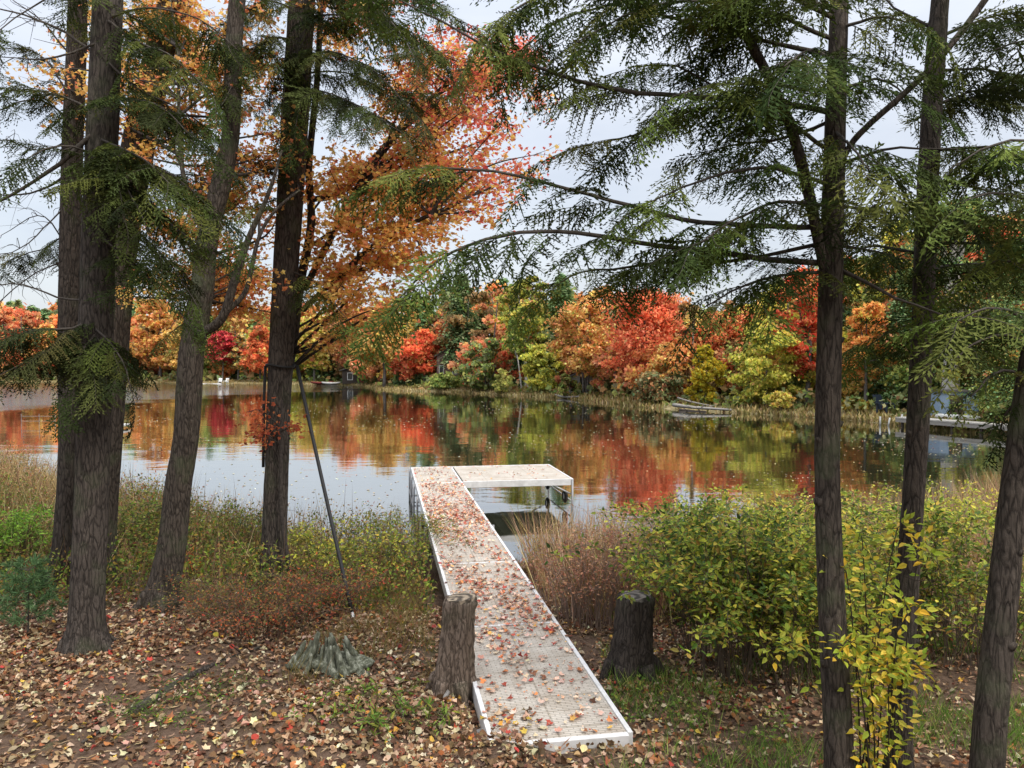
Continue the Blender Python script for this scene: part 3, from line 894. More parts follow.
sh_ = thing('storage_shed', 'blue grey shed behind the stout pale trunk at the cove', 'shed', b_)
g = Geo(); g.box(b_ + [-1.5, 0, -.1], b_ + [.9, 1.6, 1.7]); g.build('wall', M_TARP, sh_)
g = Geo(); g.box(b_ + [-1.65, -.15, 1.703], b_ + [1.05, 1.75, 1.8]); g.build('roof', M_ROOF, sh_)
g = Geo(); g.box(b_ + [-.9, -.04, -.05], b_ + [-.1, -.003, 1.5]); g.build('door', M_DARKW, sh_)

# left: a float in the water beyond the tall grass and a wire crate
b_ = wpt(98, 45, 0)
fl = thing('swim_raft', 'low pale swim raft on the water left of the triple trunks', 'raft', b_)
g = Geo(); g.box(b_ + [-1.6, -.9, .14], b_ + [1.4, .9, .24]); g.build('deck', M_PALE, fl)
for q in (-1.1, .9):
    g = Geo(); g.tube([b_ + [q, -.85, .0], b_ + [q, .85, .0]], .137, 10); g.build('float', M_REDW, fl)
b_ = wpt(36, 47, 0)
lp = thing('lobster_rack', 'grey wire rack standing in the water at the far left', 'rack', b_)
lp.name = 'wire_rack'
for zz in (.3, .6):
    g = Geo(); g.tube([b_ + [-1.0, 0, zz], b_ + [1.1, 0, zz]], .014, 6); g.build('rail', M_GREYW, lp)
for xx in (-1.0, .1, 1.1):
    g = Geo(); g.tube([b_ + [xx, .05, -.9], b_ + [xx, .05, .75]], .016, 6); g.build('post', M_GREYW, lp)

# floating leaves on the water
n = 9000
yy = 15 + 62 * rng.uniform(0, 1, n) ** .9
xx = rng.uniform(-.5, .62, n) * yy
dens = np.sin(xx * .35 + 1) * np.sin(yy * .22) + rng.normal(size=n) * .6
ok = (sdf(xx, yy) < -.4) & (dens > .3)
xx, yy = xx[ok], yy[ok]
g = Geo()
n = len(xx)
g.inst(*OV, np.stack([xx, yy, np.full(n, .008)], 1), rdir(n, .02), nrm(rdir(n) * .05 + [0, 0, 1]), rng.uniform(.04, .10, n) * (.7 + yy * .020), pick([(206, 194, 156), (190, 170, 120), (160, 130, 86), (214, 206, 178), (170, 110, 76), (200, 188, 140)], n, .2))
kind(tag(g.build('floating_leaves', M_FALL), 'pale leaves floating on the lake', 'leaves'), 'stuff')

# ------------------------------------------------------------------ the dock
DU = nrm(np.array([-2.82, 16.37, 0.0])); DR = np.array([DU[1], -DU[0], 0.0])
DB = np.array([DR, DU, (0, 0, 1.0)])
DW, DZ = 1.21, 0.80
DO = np.array([1.016, 6.28, 0.0]) - DR * DW     # near left corner
DL = 16.6
m, t, b, o = mat('grated_deck')
c = N(t, 'ShaderNodeTexCoord'); mpd = N(t, 'ShaderNodeMapping')
mpd.inputs['Rotation'].default_value = (0, 0, math.atan2(2.82, 16.37) * -1)
t.links.new(c.outputs['Object'], mpd.inputs[0])
br = N(t, 'ShaderNodeTexBrick', i_Scale=1.0)
br.inputs['Color1'].default_value = (.55, .495, .42, 1); br.inputs['Color2'].default_value = (.50, .45, .38, 1); br.inputs['Mortar'].default_value = (.30, .27, .225, 1)
br.inputs['Mortar Size'].default_value = .006; br.inputs['Brick Width'].default_value = .10; br.inputs['Row Height'].default_value = .032; br.inputs['Mortar Smooth'].default_value = .3
t.links.new(mpd.outputs[0], br.inputs['Vector'])
br2 = N(t, 'ShaderNodeTexBrick', i_Scale=1.0, offset=0.0)
br2.inputs['Color1'].default_value = (1, 1, 1, 1); br2.inputs['Color2'].default_value = (.93, .93, .92, 1); br2.inputs['Mortar'].default_value = (.72, .70, .66, 1)
br2.inputs['Mortar Size'].default_value = .012; br2.inputs['Brick Width'].default_value = 1.3; br2.inputs['Row Height'].default_value = .305
t.links.new(mpd.outputs[0], br2.inputs['Vector'])
dn = N(t, 'ShaderNodeTexNoise', i_Scale=3.0, i_Detail=8.0, i_Roughness=.7); t.links.new(c.outputs['Object'], dn.inputs['Vector'])
dr_ = N(t, 'ShaderNodeValToRGB'); dr_.color_ramp.elements[0].position = .3; dr_.color_ramp.elements[0].color = (.70, .63, .56, 1); dr_.color_ramp.elements[1].position = .62; dr_.color_ramp.elements[1].color = (1, 1, 1, 1)
t.links.new(dn.outputs['Fac'], dr_.inputs[0])
mm = N(t, 'ShaderNodeMix', data_type='RGBA', blend_type='MULTIPLY'); mm.inputs['Factor'].default_value = 1
t.links.new(br.outputs['Color'], mm.inputs['A']); t.links.new(br2.outputs['Color'], mm.inputs['B'])
mm2 = N(t, 'ShaderNodeMix', data_type='RGBA', blend_type='MULTIPLY'); mm2.inputs['Factor'].default_value = 1
t.links.new(mm.outputs['Result'], mm2.inputs['A']); t.links.new(dr_.outputs[0], mm2.inputs['B'])
t.links.new(mm2.outputs['Result'], b.inputs['Base Color'])
b.inputs['Roughness'].default_value = .6
bp = N(t, 'ShaderNodeBump', i_Strength=.5, i_Distance=.006); t.links.new(br.outputs['Fac'], bp.inputs['Height']); bp.invert = True
t.links.new(bp.outputs[0], b.inputs['Normal'])
M_DECK = m
M_RAIL = noise_mat('white_dock_rail', [(.50, .49, .47), (.74, .73, .71)], 5, .45, .1, dist=.003, spec=.4)

dock = thing('lake_dock', 'long pale L shaped dock scattered with red leaves, reaching out over the lake', 'dock', (float(DO[0] + DR[0] * DW / 2), float(DO[1]), DZ - .2))
bounds = [0, 2.78, 5.62, 8.35, 11.1, 13.62, DL]
RW = .045
for k in range(6):
    y0, y1 = bounds[k] + .02, bounds[k + 1] - .02
    g = Geo(); g.box((RW + .003, y0, DZ - .04), (DW - RW - .003, y1, DZ), None, DB, DO)
    g.build('deck_panel', M_DECK, dock)
    for x0 in (0, DW - RW):
        g = Geo(); g.box((x0, y0 - .016, DZ - .15), (x0 + RW, y1 + .016, DZ + .012), None, DB, DO)
        g.build('side_rail', M_RAIL, dock, bevel=.006)
for k, yb in enumerate(bounds):
    g = Geo(); g.box((RW + .004, yb - .017 - (.03 if k == 0 else 0), DZ - .15), (DW - RW - .004, yb + .017, DZ + (.012 if k in (0, 6) else .006)), None, DB, DO)
    g.build('cross_rail', M_RAIL, dock, bevel=.005)
LX, LY0 = 2.98, 13.62
g = Geo(); g.box((DW + .05, LY0 + RW, DZ - .04), (DW + LX - RW, DL - RW, DZ), None, DB, DO); g.build('deck_panel', M_DECK, dock)
g = Geo(); g.box((DW + .004, LY0 - .0, DZ - .16), (DW + LX, LY0 + RW - .003, DZ + .012), None, DB, DO); g.build('side_rail', M_RAIL, dock, bevel=.006)
g = Geo(); g.box((DW + .004, DL - RW + .003, DZ - .16), (DW + LX, DL, DZ + .012), None, DB, DO); g.build('side_rail', M_RAIL, dock, bevel=.006)
g = Geo(); g.box((DW + LX - RW + .003, LY0 + RW, DZ - .16), (DW + LX, DL - RW, DZ + .012), None, DB, DO); g.build('side_rail', M_RAIL, dock, bevel=.006)
for k in range(1, 8):      # joists under the L
    q = DW + LX * k / 8
    g = Geo(); g.box((q - .02, LY0 + RW, DZ - .13), (q + .02, DL - RW, DZ - .044), None, DB, DO); g.build('joist', M_DARKW, dock)
M_POST = plain('grey_dock_post', (.24, .24, .24), .45, .3, .4)
def dpt(x, y, z):
    return np.array([x, y, z]) @ DB + DO
for yb in (8.4, 10.0, 11.7, 13.6, 15.1, 16.5):
    for x0 in (-.045, DW + .045):
        if x0 > 0 and yb > 13:
            continue
        g = Geo(); g.tube([dpt(x0, yb, -1.05), dpt(x0, yb, DZ - .02)], .028, 10); g.build('post', M_POST, dock, smooth=True)
    g = Geo(); g.tube([dpt(-.04, yb, .22), dpt(DW + .04, yb, .22)], .018, 8); g.build('cross_brace', M_POST, dock, smooth=True)
for ya, yb in ((13.6, 15.1), (15.1, 16.5)):
    g = Geo(); g.tube([dpt(-.06, ya, .2), dpt(-.06, yb, .2)], .016, 8); g.build('side_brace', M_POST, dock, smooth=True)
for yb in (LY0 + .02, DL - .03):
    g = Geo(); g.tube([dpt(DW + LX - .03, yb - .03, -1.05), dpt(DW + LX - .03, yb - .03, DZ + .0)], .03, 10); g.build('post', M_POST, dock, smooth=True)
    g = Geo(); g.tube([dpt(DW + LX - .06, yb + .03, .40), dpt(DW + LX - .72, yb + .03, DZ - .06)], .022, 8); g.build('diagonal_brace', M_ALU, dock, smooth=True)
g = Geo(); g.tube([dpt(DW + LX - .05, LY0 + .1, .22), dpt(DW + LX - .05, DL - .1, .22)], .02, 8); g.build('axle', M_ALU, dock, smooth=True)
for yb in (LY0 + .3, DL - .5):
    c_ = dpt(DW + LX - .16, yb, .30)
    g = Geo(); an = np.linspace(0, 2 * math.pi, 25)
    ring = [c_ + (np.array([0, 0.13 * math.cos(q), 0.13 * math.sin(q)]) @ DB) for q in an]
    g.tube(ring, .05, 8); wl = g.build('wheel', M_RUBBER, dock, smooth=True)
    g = Geo(); g.tube([c_ - DR * .03, c_ + DR * .03], .085, 14); g.build('rim', M_ALU, wl)

# leaves lying on the dock
g = Geo()
def scatter_dock(n, x0, x1, y0, y1, size, pal, wts=None, dens=None):
    q = np.stack([rng.uniform(x0, x1, n), rng.uniform(y0, y1, n)], 1)
    if dens is not None:
        q = q[rng.uniform(size=n) < dens(q)]
    n = len(q)
    P = np.stack([q[:, 0], q[:, 1], np.full(n, DZ + .012)], 1) @ DB + DO
    k = rng.integers(0, 4, n)
    col = pick(pal, n, .16, wts)
    for v in range(4):
        s = k == v
        if s.sum():
            g.inst(*MAPLE[v], P[s] + rng.uniform(0, .012, (s.sum(), 1)) * [0, 0, 1], rdir(s.sum(), .12), nrm(rdir(s.sum()) * .28 + [0, 0, 1]), rng.uniform(size[0], size[1], s.sum()), col[s])
LIT = [(198, 170, 152), (176, 144, 124), (150, 112, 90), (122, 84, 66), (212, 192, 178), (164, 98, 66), (178, 62, 56), (214, 164, 72), (96, 66, 52), (196, 150, 138)]
DPAL = [(206, 176, 156), (190, 150, 128), (196, 160, 140), (182, 132, 110), (178, 92, 72), (164, 62, 52), (140, 84, 62), (206, 122, 66), (198, 176, 158), (110, 66, 52), (206, 150, 70)]
DPAL = soft(DPAL, .22, 1.08)
LIT = [tuple(np.array(q) * (.96, .985, .90)) for q in soft(LIT, .12, .97)]
clumpy = lambda q: np.clip(.38 + .34 * np.sin(q[:, 1] * 1.1 - 2.2) * 1 + .25 * np.sin(q[:, 0] * 7 + q[:, 1] * 2.3) + .25 * sm((q[:, 1] - 3) / 4), .12, 1)
scatter_dock(3800, .05, DW - .05, .05, 13.5, (.045, .09), DPAL, [.12, .12, .12, .12, .13, .10, .09, .07, .06, .05, .02], clumpy)
scatter_dock(130, .05, DW - .05, 13.5, DL - .05, (.045, .085), DPAL)
scatter_dock(70, DW + .1, DW + LX - .1, LY0 + .1, DL - .1, (.045, .085), DPAL)
# dust of broken leaf bits
scatter_dock(5200, .05, DW - .05, .05, 13.5, (.014, .035), DPAL, None, clumpy)
scatter_dock(70, .02, .5, -.12, .6, (.04, .08), LIT)
kind(tag(g.build('dock_leaves', M_FALL), 'red and tan maple leaves scattered on the dock', 'leaves'), 'stuff')

def off_dock(x, y, pad=0.0):
    q = (np.stack([x, y, np.zeros_like(x)], -1) - DO) @ DB.T
    return ~((q[..., 0] > -pad) & (q[..., 0] < DW + pad) & (q[..., 1] > -pad) & (q[..., 1] < DL))

# ------------------------------------------------------------------ fallen leaves and litter on the bank
g = Geo()
LW = [.10, .16, .20, .18, .045, .10, .02, .02, .145, .03]
def ground_leaves(n, y0, y1, size, wts=LW, keep=None):
    y_ = np.sqrt(rng.uniform(y0 ** 2, y1 ** 2, n))
    x_ = rng.uniform(-.80, .80, n) * y_ + rng.uniform(-.3, .3, n)
    ok = off_dock(x_, y_, .02)
    patch = .68 + .42 * wob(x_ * .9 + 2, y_ * .9) - .55 * sm((-x_ - 2.0) / 1.5) * sm((7.2 - y_) / 1.2)
    ok &= rng.uniform(size=n) < np.clip(patch, .16, 1)
    ok &= (x_ < 1.0 + rng.uniform(-.4, 2.4, n)) | (rng.uniform(size=n) < .35)
    x_, y_ = x_[ok], y_[ok]
    n = len(x_)
    e = .05
    z0 = gz(x_, y_)
    nrmv = nrm(np.stack([-(gz(x_ + e, y_) - z0) / e, -(gz(x_, y_ + e) - z0) / e, np.ones(n)], 1))
    P = np.stack([x_, y_, z0 + .012 + rng.uniform(0, .022, n)], 1)
    k = rng.integers(0, 7, n)
    col = pick(LIT, n, .2, wts)
    fw = rdir(n); fw -= nrmv * (fw * nrmv).sum(1, keepdims=True)
    for v in range(7):
        s = k == v
        g.inst(*LEAVES[v], P[s], fw[s] + nrmv[s] * rng.normal(size=(s.sum(), 1)) * .18, nrm(nrmv[s] + rdir(s.sum()) * .38), rng.uniform(size[0], size[1], s.sum()) * np.where(rng.uniform(size=s.sum()) < .2, .6, 1), col[s])
ground_leaves(56000, 4.6, 10.5, (.034, .080))
ground_leaves(16000, 4.6, 9.5, (.02, .045), [.10, .12, .18, .2, .05, .09, .03, .03, .16, .04])
ground_leaves(8000, 10.5, 15, (.055, .11))
kind(tag(g.build('fallen_leaves', M_FALL), 'tan brown and red maple leaves covering the bank', 'leaves'), 'stuff')
g = Geo()   # needles and twig litter
n = 9000
y_ = np.sqrt(rng.uniform(4.6 ** 2, 9.5 ** 2, n)); x_ = rng.uniform(-.8, .8, n) * y_
ok = off_dock(x_, y_); x_, y_ = x_[ok], y_[ok]; n = len(x_)
tv = NEED[0].copy(); tv[:, 0] *= .35
g.inst(tv, NEED[1], np.stack([x_, y_, gz(x_, y_) + .014], 1), rdir(n, .08), nrm(rdir(n) * .2 + [0, 0, 1]), rng.uniform(.03, .14, n), pick([(130, 100, 74), (90, 66, 48), (164, 136, 104)], n, .2))
kind(tag(g.build('twig_litter', M_FALL), 'thin twigs and needles littering the bank', 'twigs'), 'stuff')

# ------------------------------------------------------------------ stumps, rocks, sticks
def cut_mat(name, dark, light):
    m, t, b, o = mat(name)
    c = N(t, 'ShaderNodeTexCoord')
    wv = N(t, 'ShaderNodeTexWave', wave_type='RINGS', rings_direction='Z', i_Scale=4.0, i_Distortion=5.0, i_Detail=4.0); wv.inputs['Detail Scale'].default_value = 2.5
    t.links.new(c.outputs['Object'], wv.inputs['Vector'])
    n = N(t, 'ShaderNodeTexNoise', i_Scale=9.0, i_Detail=7.0, i_Roughness=.7); t.links.new(c.outputs['Object'], n.inputs['Vector'])
    mu = N(t, 'ShaderNodeMath', operation='MULTIPLY'); t.links.new(wv.outputs['Fac'], mu.inputs[0]); t.links.new(n.outputs['Fac'], mu.inputs[1])
    r = N(t, 'ShaderNodeValToRGB'); r.color_ramp.elements[0].position = .08; r.color_ramp.elements[0].color = (*dark, 1); r.color_ramp.elements[1].position = .55; r.color_ramp.elements[1].color = (*light, 1)
    t.links.new(mu.outputs[0], r.inputs[0]); t.links.new(r.outputs[0], b.inputs['Base Color']); b.inputs['Roughness'].default_value = .95
    bp = N(t, 'ShaderNodeBump', i_Strength=.8, i_Distance=.01); t.links.new(mu.outputs[0], bp.inputs['Height']); t.links.new(bp.outputs[0], b.inputs['Normal'])
    return m
M_CUT = cut_mat('cut_wood', (.06, .045, .03), (.36, .28, .19))
def stump(name, label, px, py, toppy, wtop, wbase, lean_px, matb, holl=False, cut=None):
    b_ = ground_hit(px, py)
    d = b_[1]
    H = (py - toppy) / F * d
    rt_, rb_ = wtop / 2 / F * d, wbase / 2 / F * d
    rt = thing(name, label, 'tree stump', b_)
    top = b_ + np.array([lean_px / F * d, .05, H])
    zs = np.linspace(0, 1, 18)
    P = b_ + (top - b_) * zs[:, None]
    P[0] -= [0, 0, .12]
    rad = rt_ + (rb_ - rt_) * (1 - zs) ** 2.2
    g = Geo()
    sides = 34
    P2 = np.vstack([P, P[-1] + [0, 0, .004]])
    rad2 = np.concatenate([rad, [rt_ * .93]])
    P2[-2:, 0] += .012; P2[-1, 2] += .012
    g.tube(P2, rad2, sides, rough=.035, flute=.085, seed=int(px))
    for k in range(6):     # root toes
        an = k * 1.05 + rng.uniform(-.3, .3)
        q = b_ + np.array([math.cos(an), math.sin(an), 0]) * rb_ * .8
        e = b_ + np.array([math.cos(an), math.sin(an), 0]) * rb_ * rng.uniform(1.35, 1.8); e[2] = gz1(e[0], e[1]) - .05
        g.tube(smooth_path([q + [0, 0, .16], (q + e) / 2 + [0, 0, .045], e], 7), np.linspace(rb_ * .34, rb_ * .10, 7), 8, rough=.06)
    g.build('trunk', matb, rt, smooth=True)
    g = Geo()
    tp = top + [.012, 0, .018]
    g.tube([tp + [0, 0, -.02], tp + [-.004, 0, .016]], [rt_ * .93, rt_ * .89], 30, rough=.035, flute=.05, seed=int(px))
    g.build('cut_top', cut or M_CUT, rt)
    return b_, top, rt_
stump('tree_stump', 'tall brown tree stump leaning by the left edge of the dock', 453, 692, 600, 33, 42, 7, bark_mat('stump_bark', (.03, .021, .015), (.24, .18, .135), 0.3))
stump('tree_stump', 'dark flared tree stump right of the dock in front of the bushes', 631, 676, 598, 36, 50, 4, M_BARK_D, cut=cut_mat('old_cut_wood', (.03, .025, .02), (.19, .165, .14)))

def rock(name, label, px, py, rx, ry, rz, mat_=None, sink=.3, seed=1, cat='rock', group=None, b_=None):
    b_ = ground_hit(px, py) if b_ is None else b_
    r_ = np.random.default_rng(seed)
    g = Geo()
    nu, nv = 22, 14
    V = []
    ph = r_.uniform(0, 6, 8)
    for a_ in range(nv + 1):
        th = math.pi * a_ / nv
        for q in range(nu):
            f = 2 * math.pi * q / nu
            dirv = np.array([math.sin(th) * math.cos(f), math.sin(th) * math.sin(f), math.cos(th)])
            k = 1 + .16 * math.sin(2 * f + ph[0] + 2 * th) + .10 * math.sin(5 * f + ph[1]) * math.sin(th) + .08 * math.sin(4 * th + ph[2] + 3 * f)
            V.append(b_ + dirv * k * [rx, ry, rz] + [0, 0, rz * (1 - sink)])
    f = [(a_ * nu + q, a_ * nu + (q + 1) % nu, (a_ + 1) * nu + (q + 1) % nu, (a_ + 1) * nu + q) for a_ in range(nv) for q in range(nu)]
    g.add(V, [tuple(reversed(q)) for q in f])
    return tag(g.build(name, mat_ or M_ROCK, smooth=True), label, cat, group)
rock('rock', 'grey stone at the foot of the tall brown stump, the left one of two', 443, 697, .07, .07, .055, seed=3, group='stones beside the dock')
rock('rock', 'grey stone at the foot of the tall brown stump, the right one nearer the dock', 463, 699, .085, .07, .06, seed=5, group='stones beside the dock')
rock('rock', 'flat pale stone at the near left corner of the dock', 487, 736, .10, .07, .05, seed=7, group='stones beside the dock')
# rotten grey green stump: jagged slabs of old wood
b_ = ground_hit(328, 668)
ro = thing('rotten_stump', 'low rotten stump with grey splintered wood below the black strap', 'tree stump', b_)
g = Geo()
M_ROT = noise_mat('rotten_wood', [(.03, .03, .02), (.12, .125, .085), (.38, .38, .30)], 26, .95, .8, vec=(1, 1, .2), dist=.03)
for k in range(60):
    an = rng.uniform(0, 6.28); rr_ = rng.uniform(.02, .34)
    q = b_ + np.array([math.cos(an) * rr_ * 1.35, math.sin(an) * rr_ * .8, -.06])
    hh = (.12 + .26 * math.exp(-((rr_ - .15) / .15) ** 2)) * rng.uniform(.6, 1.1)
    out_ = np.array([math.cos(an) * 1.3, math.sin(an) * .8, 0]) * .12
    w_ = rng.uniform(.014, .05)
    g.tube(smooth_path([q + out_ * 1.2, q + [0, 0, hh * .6], q - out_ * .5 + [0, 0, hh + .04]], 8), np.linspace(w_ * 1.4, w_ * .35, 8), 9, rough=.12, flute=.1, seed=k)
g.build('splintered_wood', M_ROT, ro, smooth=True)
rock('rotten_chunk', '', 328, 668, .40, .24, .09, M_ROT, .5, 9, b_=b_)
q = bpy.data.objects['rotten_chunk']
for k_ in ('label', 'category'):
    del q[k_]
q.name = 'stump_base'; q.parent = ro; q.matrix_parent_inverse.identity()
for v_ in q.data.vertices:
    v_.co = v_.co - ro.location

def gl(px, py, up=0):
    q = ground_hit(px, py); q[2] += up; return q
log('exposed_root', 'gnarled exposed root along the dirt ledge at lower left', gl(132, 716, .03), gl(262, 648, .02), .045, .015, M_BARK_G, 'root', bend=.07, forks=3)
log('fallen_stick', 'thin dead stick on the leaves at the bottom left', gl(60, 722, .02), gl(110, 705, .02), .014, .007, M_TWIG, 'stick', 'sticks on the ground')
log('fallen_stick', 'thin dead stick lying below the gnarled root', gl(82, 745, .02), gl(112, 724, .02), .012, .006, M_TWIG, 'stick', 'sticks on the ground')

# ------------------------------------------------------------------ near trees
def trunk_from_px(g, pts, d0, d1=None, widths=None, n=60, flute=.03, rough=.012, sides=26, seed=1, base=None, flare=1.5, top_z=None):
    """pts: pixels from the base up; widths in pixels"""
    d1 = d0 if d1 is None else d1
    py = np.array([p[1] for p in pts], float)
    ds = np.interp(py, [py.min(), py.max()], [d1, d0])
    P = np.array([at(p[0], p[1], d) for p, d in zip(pts, ds)])
    if base is not None:
        P[0] = base
    rad = np.array(widths, float) / 2 / F * ds
    if top_z is not None:
        dv = nrm(P[-1] - P[-2])
        nn = (top_z - P[-1, 2]) / max(.3, dv[2])
        P = np.vstack([P, P[-1] + dv * nn * .5 + [0, 0, 0], P[-1] + dv * nn])
        rad = np.concatenate([rad, [rad[-1] * .6, .015]])
    Q = smooth_path(P, n)
    L = np.linspace(0, 1, n)
    rr_ = np.interp(L, np.linspace(0, 1, len(rad)), rad)
    h = Q[:, 2] - Q[0, 2]
    rr_ = rr_ * (1 + (flare - 1) * np.exp(-h / .16))
    Q0 = Q.copy(); Q0[0, 2] -= .15
    if base is not None and rad[0] > .1:
        r_ = np.random.default_rng(seed + 9)
        for k in range(5):
            an = k * 1.256 + r_.uniform(-.4, .4)
            dv = np.array([math.cos(an), math.sin(an), 0])
            e = base + dv * rad[0] * r_.uniform(1.7, 2.5); e[2] = gz1(e[0], e[1]) - .04
            g.tube(smooth_path([base + dv * rad[0] * .75 + [0, 0, .2], base + dv * rad[0] * 1.3 + [0, 0, .05], e], 7), np.linspace(rad[0] * .42, rad[0] * .12, 7), 9, rough=.06, seed=seed + k)
    g.tube(Q0, rr_, sides, rough=rough, flute=flute, seed=seed)
    return Q, rr_

HEM = [(63, 73, 35), (75, 85, 40), (52, 60, 32), (90, 96, 46), (45, 52, 28)]
HEMB = [(76, 90, 40), (90, 102, 47), (64, 77, 36), (106, 112, 54), (54, 65, 32)]
HEMD = [(60, 68, 36), (72, 80, 42), (48, 56, 33), (84, 90, 48)]

def spray_template(L, droop, r_):
    """one flat hemlock spray along +Y: alternate side twigs, each set with short needled twiglets"""
    n = int(L / .017)
    t_ = np.linspace(.05, 1, n)
    axis = np.stack([.03 * np.sin(t_ * 4 + r_.uniform(0, 6)), t_ * L, -droop * L * t_ ** 2], 1)
    sg = np.where(np.arange(n) % 2 == 0, 1, -1)
    sl = L * .42 * np.sin(np.clip(t_ * 1.05, 0, 1) * math.pi * .86 + .35) ** .8 * r_.uniform(.35, 1.2, n) + .02
    dirs = nrm(np.stack([sg * .85, np.full(n, .62), -.15 - .45 * t_ * r_.uniform(.3, 1.6, n)], 1) + r_.normal(size=(n, 3)) * .14)
    Pq, Fw = [], []
    for i_ in range(n):
        m_ = max(2, int(sl[i_] / .0135))
        s_ = np.linspace(.08, 1, m_)
        q = axis[i_] + dirs[i_] * (s_ * sl[i_])[:, None] - np.array([0, 0, 1.0]) * (.3 * sl[i_] * s_ ** 2)[:, None]
        s2 = np.where(np.arange(m_) % 2 == 0, 1, -1)
        lat = nrm(np.cross(dirs[i_], [0, 0, 1.0]))
        f_ = dirs[i_] * .8 + lat * s2[:, None] * .62 + r_.normal(size=(m_, 3)) * .2
        f_[-1] = dirs[i_]
        Pq.append(q); Fw.append(f_)
    Pq = np.vstack(Pq); Fw = nrm(np.vstack(Fw)); k = len(Pq)
    x = nrm(np.cross(Fw, nrm(r_.normal(size=(k, 3)) * .45 + [0, 0, 1])))
    z = np.cross(x, Fw)
    M = np.stack([x, Fw, z], 1) * r_.uniform(.022, .043, k)[:, None, None]
    V = np.einsum('kc,ncd->nkd', NEED[0] * [1.0, 1, 1], M) + Pq[:, None, :]
    f = NEED[1][None] + (np.arange(k) * 4)[:, None, None]
    # the side twigs themselves, hidden under their needles: one slim strip each
    V = V.reshape(-1, 3); f = f.reshape(-1, 4)
    e = axis + dirs * sl[:, None] * .92 - np.array([0, 0, 1.0]) * (.26 * sl)[:, None]
    mid = axis + dirs * sl[:, None] * .5 - np.array([0, 0, 1.0]) * (.075 * sl)[:, None]
    lat = nrm(np.cross(dirs, [0, 0, 1.0])) * .0042
    W = np.stack([axis - lat, axis + lat, mid + lat, mid - lat, mid - lat, mid + lat, e + lat * .3, e - lat * .3], 1)
    f2 = (np.arange(n) * 8)[:, None, None] + np.array([(0, 1, 2, 3), (4, 5, 6, 7)])[None] + len(V)
    return np.vstack([V, W.reshape(-1, 3)]), np.vstack([f, f2.reshape(-1, 4)]), axis
_r = np.random.default_rng(77)
SPRAYS = {L_: [spray_template(L_, dr, _r) for dr in (.05, .1, .16, .22, .28, .34, .42, .55, .2, .3)] for L_ in (.26, .42, .62, .85)}

def spray(gn, gw, p, ax, L, pal, droop=.35):
    L0 = min(SPRAYS, key=lambda q: abs(q - L))
    tv, tf, axis = SPRAYS[L0][int(np.clip(rng.normal(droop * 9, 2.5), 0, 9.9))]
    ax = nrm(np.asarray(ax, float))
    up = nrm(np.array([0, 0, 1.0]) + rng.normal(size=3) * .25)
    x = nrm(np.cross(ax, up)); z = np.cross(x, ax)
    M = np.stack([x, ax, z]) * (L / L0)
    k = len(tv) // 4
    col = np.repeat(pick(pal, 1, .16) * rng.uniform(.75, 1.25, (k, 1)), 4, 0)
    gn.add(tv @ M + p, tf, col)
    q = (axis @ M + p)[::4]
    gw.tube(q, np.linspace(.0035, .0012, len(q)), 3, cap=False)

def hem_branch(gn, gw, pts3, r0, pal, dens=1.0, size=(.30, .66), start=.12, droop=.4, r1=.004, bare=False):
    Ln = float(np.sum(np.linalg.norm(np.diff(pts3, axis=0), axis=1)))
    n = max(8, int(Ln / .12))
    P = smooth_path(pts3, n)
    P += np.cumsum(rng.normal(size=P.shape) * .006, 0)
    gw.tube(P, np.linspace(r0, r1, n), 7, rough=.04, seed=int(rng.integers(1e6)))
    T = nrm(np.gradient(P, axis=0))
    if bare:
        for k in range(int(Ln * 5 * dens)):
            f = rng.uniform(start, 1); i_ = min(n - 1, int(f * n))
            dv = nrm(T[i_] * .5 + rdir(1)[0] * [1, 1, .6])
            l = rng.uniform(.2, .7) * (1.2 - f)
            q = smooth_path([P[i_], P[i_] + dv * l * .5 + rng.normal(size=3) * .03, P[i_] + dv * l + rng.normal(size=3) * .08 - [0, 0, .08]], 6)
            gw.tube(q, np.linspace(.005, .0015, 6), 4, cap=False)
        return
    m_ = int(Ln * 12.5 * dens)
    ph = rng.uniform(0, 6.28, 2)
    for k in range(m_):
        f = start + (1 - start) * (k + rng.uniform(0, 1)) / m_
        if math.sin(f * Ln * 5.5 + ph[0]) + .6 * math.sin(f * Ln * 11 + ph[1]) < rng.uniform(-1.5, .1):
            continue
        i_ = min(n - 1, int(f * (n - 1)))
        sd = 1 if k % 2 else -1
        lat = nrm(np.cross(T[i_], [0, 0, 1.0])) * sd
        ax = T[i_] * rng.uniform(.1, 1.1) + lat * rng.uniform(.4, 1.1) + np.array([0, 0, rng.uniform(-.5, .10)])
        L = rng.uniform(*size) * (1.2 - .55 * f) * rng.choice([.6, 1, 1, 1.25])
        spray(gn, gw, P[i_], ax, L, pal, droop)
    spray(gn, gw, P[-1], T[-1] + [0, 0, -.2], size[1] * .7, pal, droop)

def pxpath(pts, d0, d1):
    n = len(pts)
    return np.array([at(p[0], p[1], d0 + (d1 - d0) * k / (n - 1)) for k, p in enumerate(pts)])

def upper_crown(gn, gw, Q, zlo, zhi, nb, pal, Lmax):
    """sparse branches above the picture"""
    for k in range(nb):
        z = zlo + (zhi - zlo) * (k + rng.uniform(0, .9)) / nb
        i_ = int(np.argmin(abs(Q[:, 2] - z)))
        an = k * 2.4 + rng.uniform(-.4, .4)
        L = Lmax * (1 - .7 * (z - zlo) / (zhi - zlo)) * rng.uniform(.7, 1.1)
        dv = np.array([math.cos(an), math.sin(an), 0])
        pts3 = [Q[i_], Q[i_] + dv * L * .5 + [0, 0, .12], Q[i_] + dv * L - [0, 0, .25]]
        hem_branch(gn, gw, np.array(pts3), .022, pal, .35, (.35, .6), .25)

